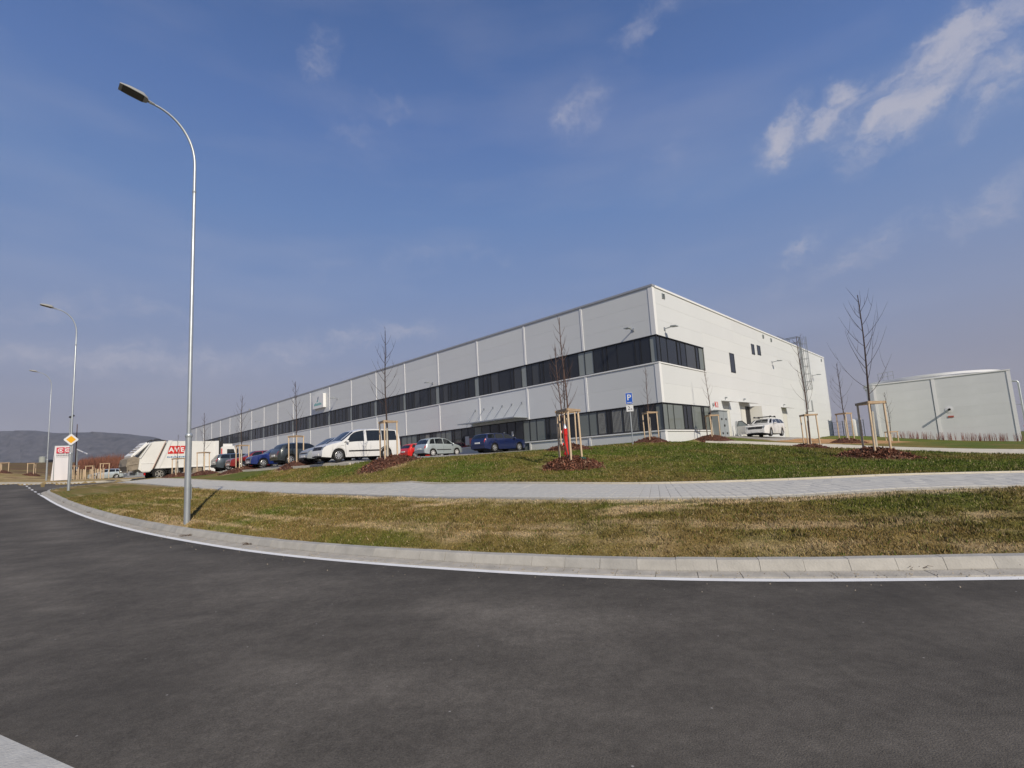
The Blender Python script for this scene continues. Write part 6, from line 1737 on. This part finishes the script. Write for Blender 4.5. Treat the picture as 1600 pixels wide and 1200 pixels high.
o = thing('barrier_boom', 'slanting white barrier boom right of the diamond sign', 'barrier', tuple(p))
mb = MB(); mb.bar(Vector(q) - Vector(p), Vector(q2) - Vector(p), .12); mb.build('boom', m_white, o)
mb = MB(); mb.bar((0, 0, -.2), Vector(q) - Vector(p) + Vector((0, 0, .1)), .14); mb.build('post', m_greyp, o)
# reddish brown thicket
r = np.random.default_rng(9); n = 9000
V = []; Cc = []
for k in range(n):
    px = r.uniform(112, 205); d = r.uniform(84, 112); x = (px - 800) / 775 * d; y = d
    V.append((x, y)); 
V = np.array(V); zg = ground_z(V[:, 0], V[:, 1]); pxs = V[:, 0] / V[:, 1] * 775 + 800
env = np.interp(pxs, [112, 125, 150, 175, 195, 205], [.5, 2.4, 3.0, 3.3, 3.4, 2.6]) * (.75 + .5 * fbm(V[:, 0] * .5, V[:, 1] * .2, 4))
L = r.uniform(.35, 1.0, n) * np.maximum(env, .3); w = r.uniform(.02, .06, n); a = r.uniform(0, 6.28, n)
T = np.empty((n, 3, 3)); T[:, 0] = np.stack([V[:, 0] - w, V[:, 1], zg - .1], 1); T[:, 1] = np.stack([V[:, 0] + w, V[:, 1], zg - .1], 1); T[:, 2] = np.stack([V[:, 0] + np.cos(a) * L * .25, V[:, 1] + np.sin(a) * L * .25, zg + L], 1)
me = bpy.data.meshes.new('thicket'); me.from_pydata([tuple(map(float, p)) for p in T.reshape(-1, 3)], [], [(3 * k, 3 * k + 1, 3 * k + 2) for k in range(n)])
col = np.array([.20, .085, .055]) * r.uniform(.5, 1.5, (n, 1)); at = me.attributes.new('tint', 'FLOAT_COLOR', 'POINT'); at.data.foreach_set('color', np.concatenate([np.repeat(col, 3, 0), np.ones((3 * n, 1))], 1).ravel())
me.materials.append(attr_mat('thicket', 'tint', bump=0)); link('thicket', me, kind='stuff', label='reddish brown leafless thicket behind the refuse truck', category='shrubs')
# dead weeds in the gutter
def weeds(px, py, seed, lab):
    p = on_road(px, py); r = random.Random(seed); mb = MB()
    for k in range(26):
        a = r.uniform(0, 6.28); L = r.uniform(.05, .16); o_ = (p[0] + r.uniform(-.13, .13), p[1] + r.uniform(-.04, .04), p[2] + .02)
        mb.tube([o_, (o_[0] + math.cos(a) * L * .6, o_[1] + math.sin(a) * L * .4, o_[2] + L * .35), (o_[0] + math.cos(a) * L, o_[1] + math.sin(a) * L * .6, o_[2] + L * .3)], [.005, .004, .002], 3, cap=False)
    mb.build('dry_weeds', M('weed_brown', (.11, .075, .05), .9) if 'weed_brown' not in bpy.data.materials else bpy.data.materials['weed_brown'], None, kind='stuff', label=lab, category='weeds')
weeds(289, 839.5, 1, 'small tuft of dry brown weeds in the gutter below the lamp post'); weeds(388, 853, 2, 'scrap of dry weed in the gutter right of the lamp post'); weeds(1429, 893, 3, 'scrap of dry weed at the foot of the kerb on the right')
weeds(140, 802, 4, 'dry weeds in the gutter on the far bend'); weeds(104, 786, 5, 'dry weeds in the gutter near the second lamp post'); weeds(1578, 889, 6, 'tiny dark weed clump by the last kerb stone on the right')

# grit swept against the gutter stones
r = np.random.default_rng(21); n = 2600
k = r.integers(2, len(line_p) - 2, n); k = k[np.hypot(*line_p[k].T) < 30]; n = len(k)
tl = np.gradient(line_p, axis=0); tl /= np.linalg.norm(tl, axis=1)[:, None]
off = np.abs(r.normal(0, .10, n)) * np.where(r.uniform(0, 1, n) < .86, 1, -4.0) + np.where(r.uniform(0, 1, n) < .5, .2, .02)
xy = line_p[k] + np.stack([tl[k, 1], -tl[k, 0]], 1) * off[:, None] + r.normal(0, .1, (n, 2)) * .5
on_g = (off > 0) ; zz_ = road_z(xy[:, 0], xy[:, 1]) + np.where(on_g, .026, .004)
sz = r.uniform(.004, .013, n)
V = np.empty((n, 4, 3)); a = r.uniform(0, 6.28, n)
for q in range(3):
    V[:, q] = np.stack([xy[:, 0] + np.cos(a + q * 2.09) * sz, xy[:, 1] + np.sin(a + q * 2.09) * sz, zz_ - .004], 1)
V[:, 3] = np.stack([xy[:, 0], xy[:, 1], zz_ + sz], 1)
mb = MB(); mb.v = [tuple(map(float, p)) for p in V.reshape(-1, 3)]; mb.f = [f for q in range(n) for f in ((4 * q, 4 * q + 1, 4 * q + 3), (4 * q + 1, 4 * q + 2, 4 * q + 3), (4 * q + 2, 4 * q, 4 * q + 3))]; mb.m = [0] * len(mb.f)
mb.build('grit', M('grit', (.33, .28, .21), .9, var=.5, vscale=30), None, kind='stuff', label='loose sandy grit lying along the gutter stones', category='grit')
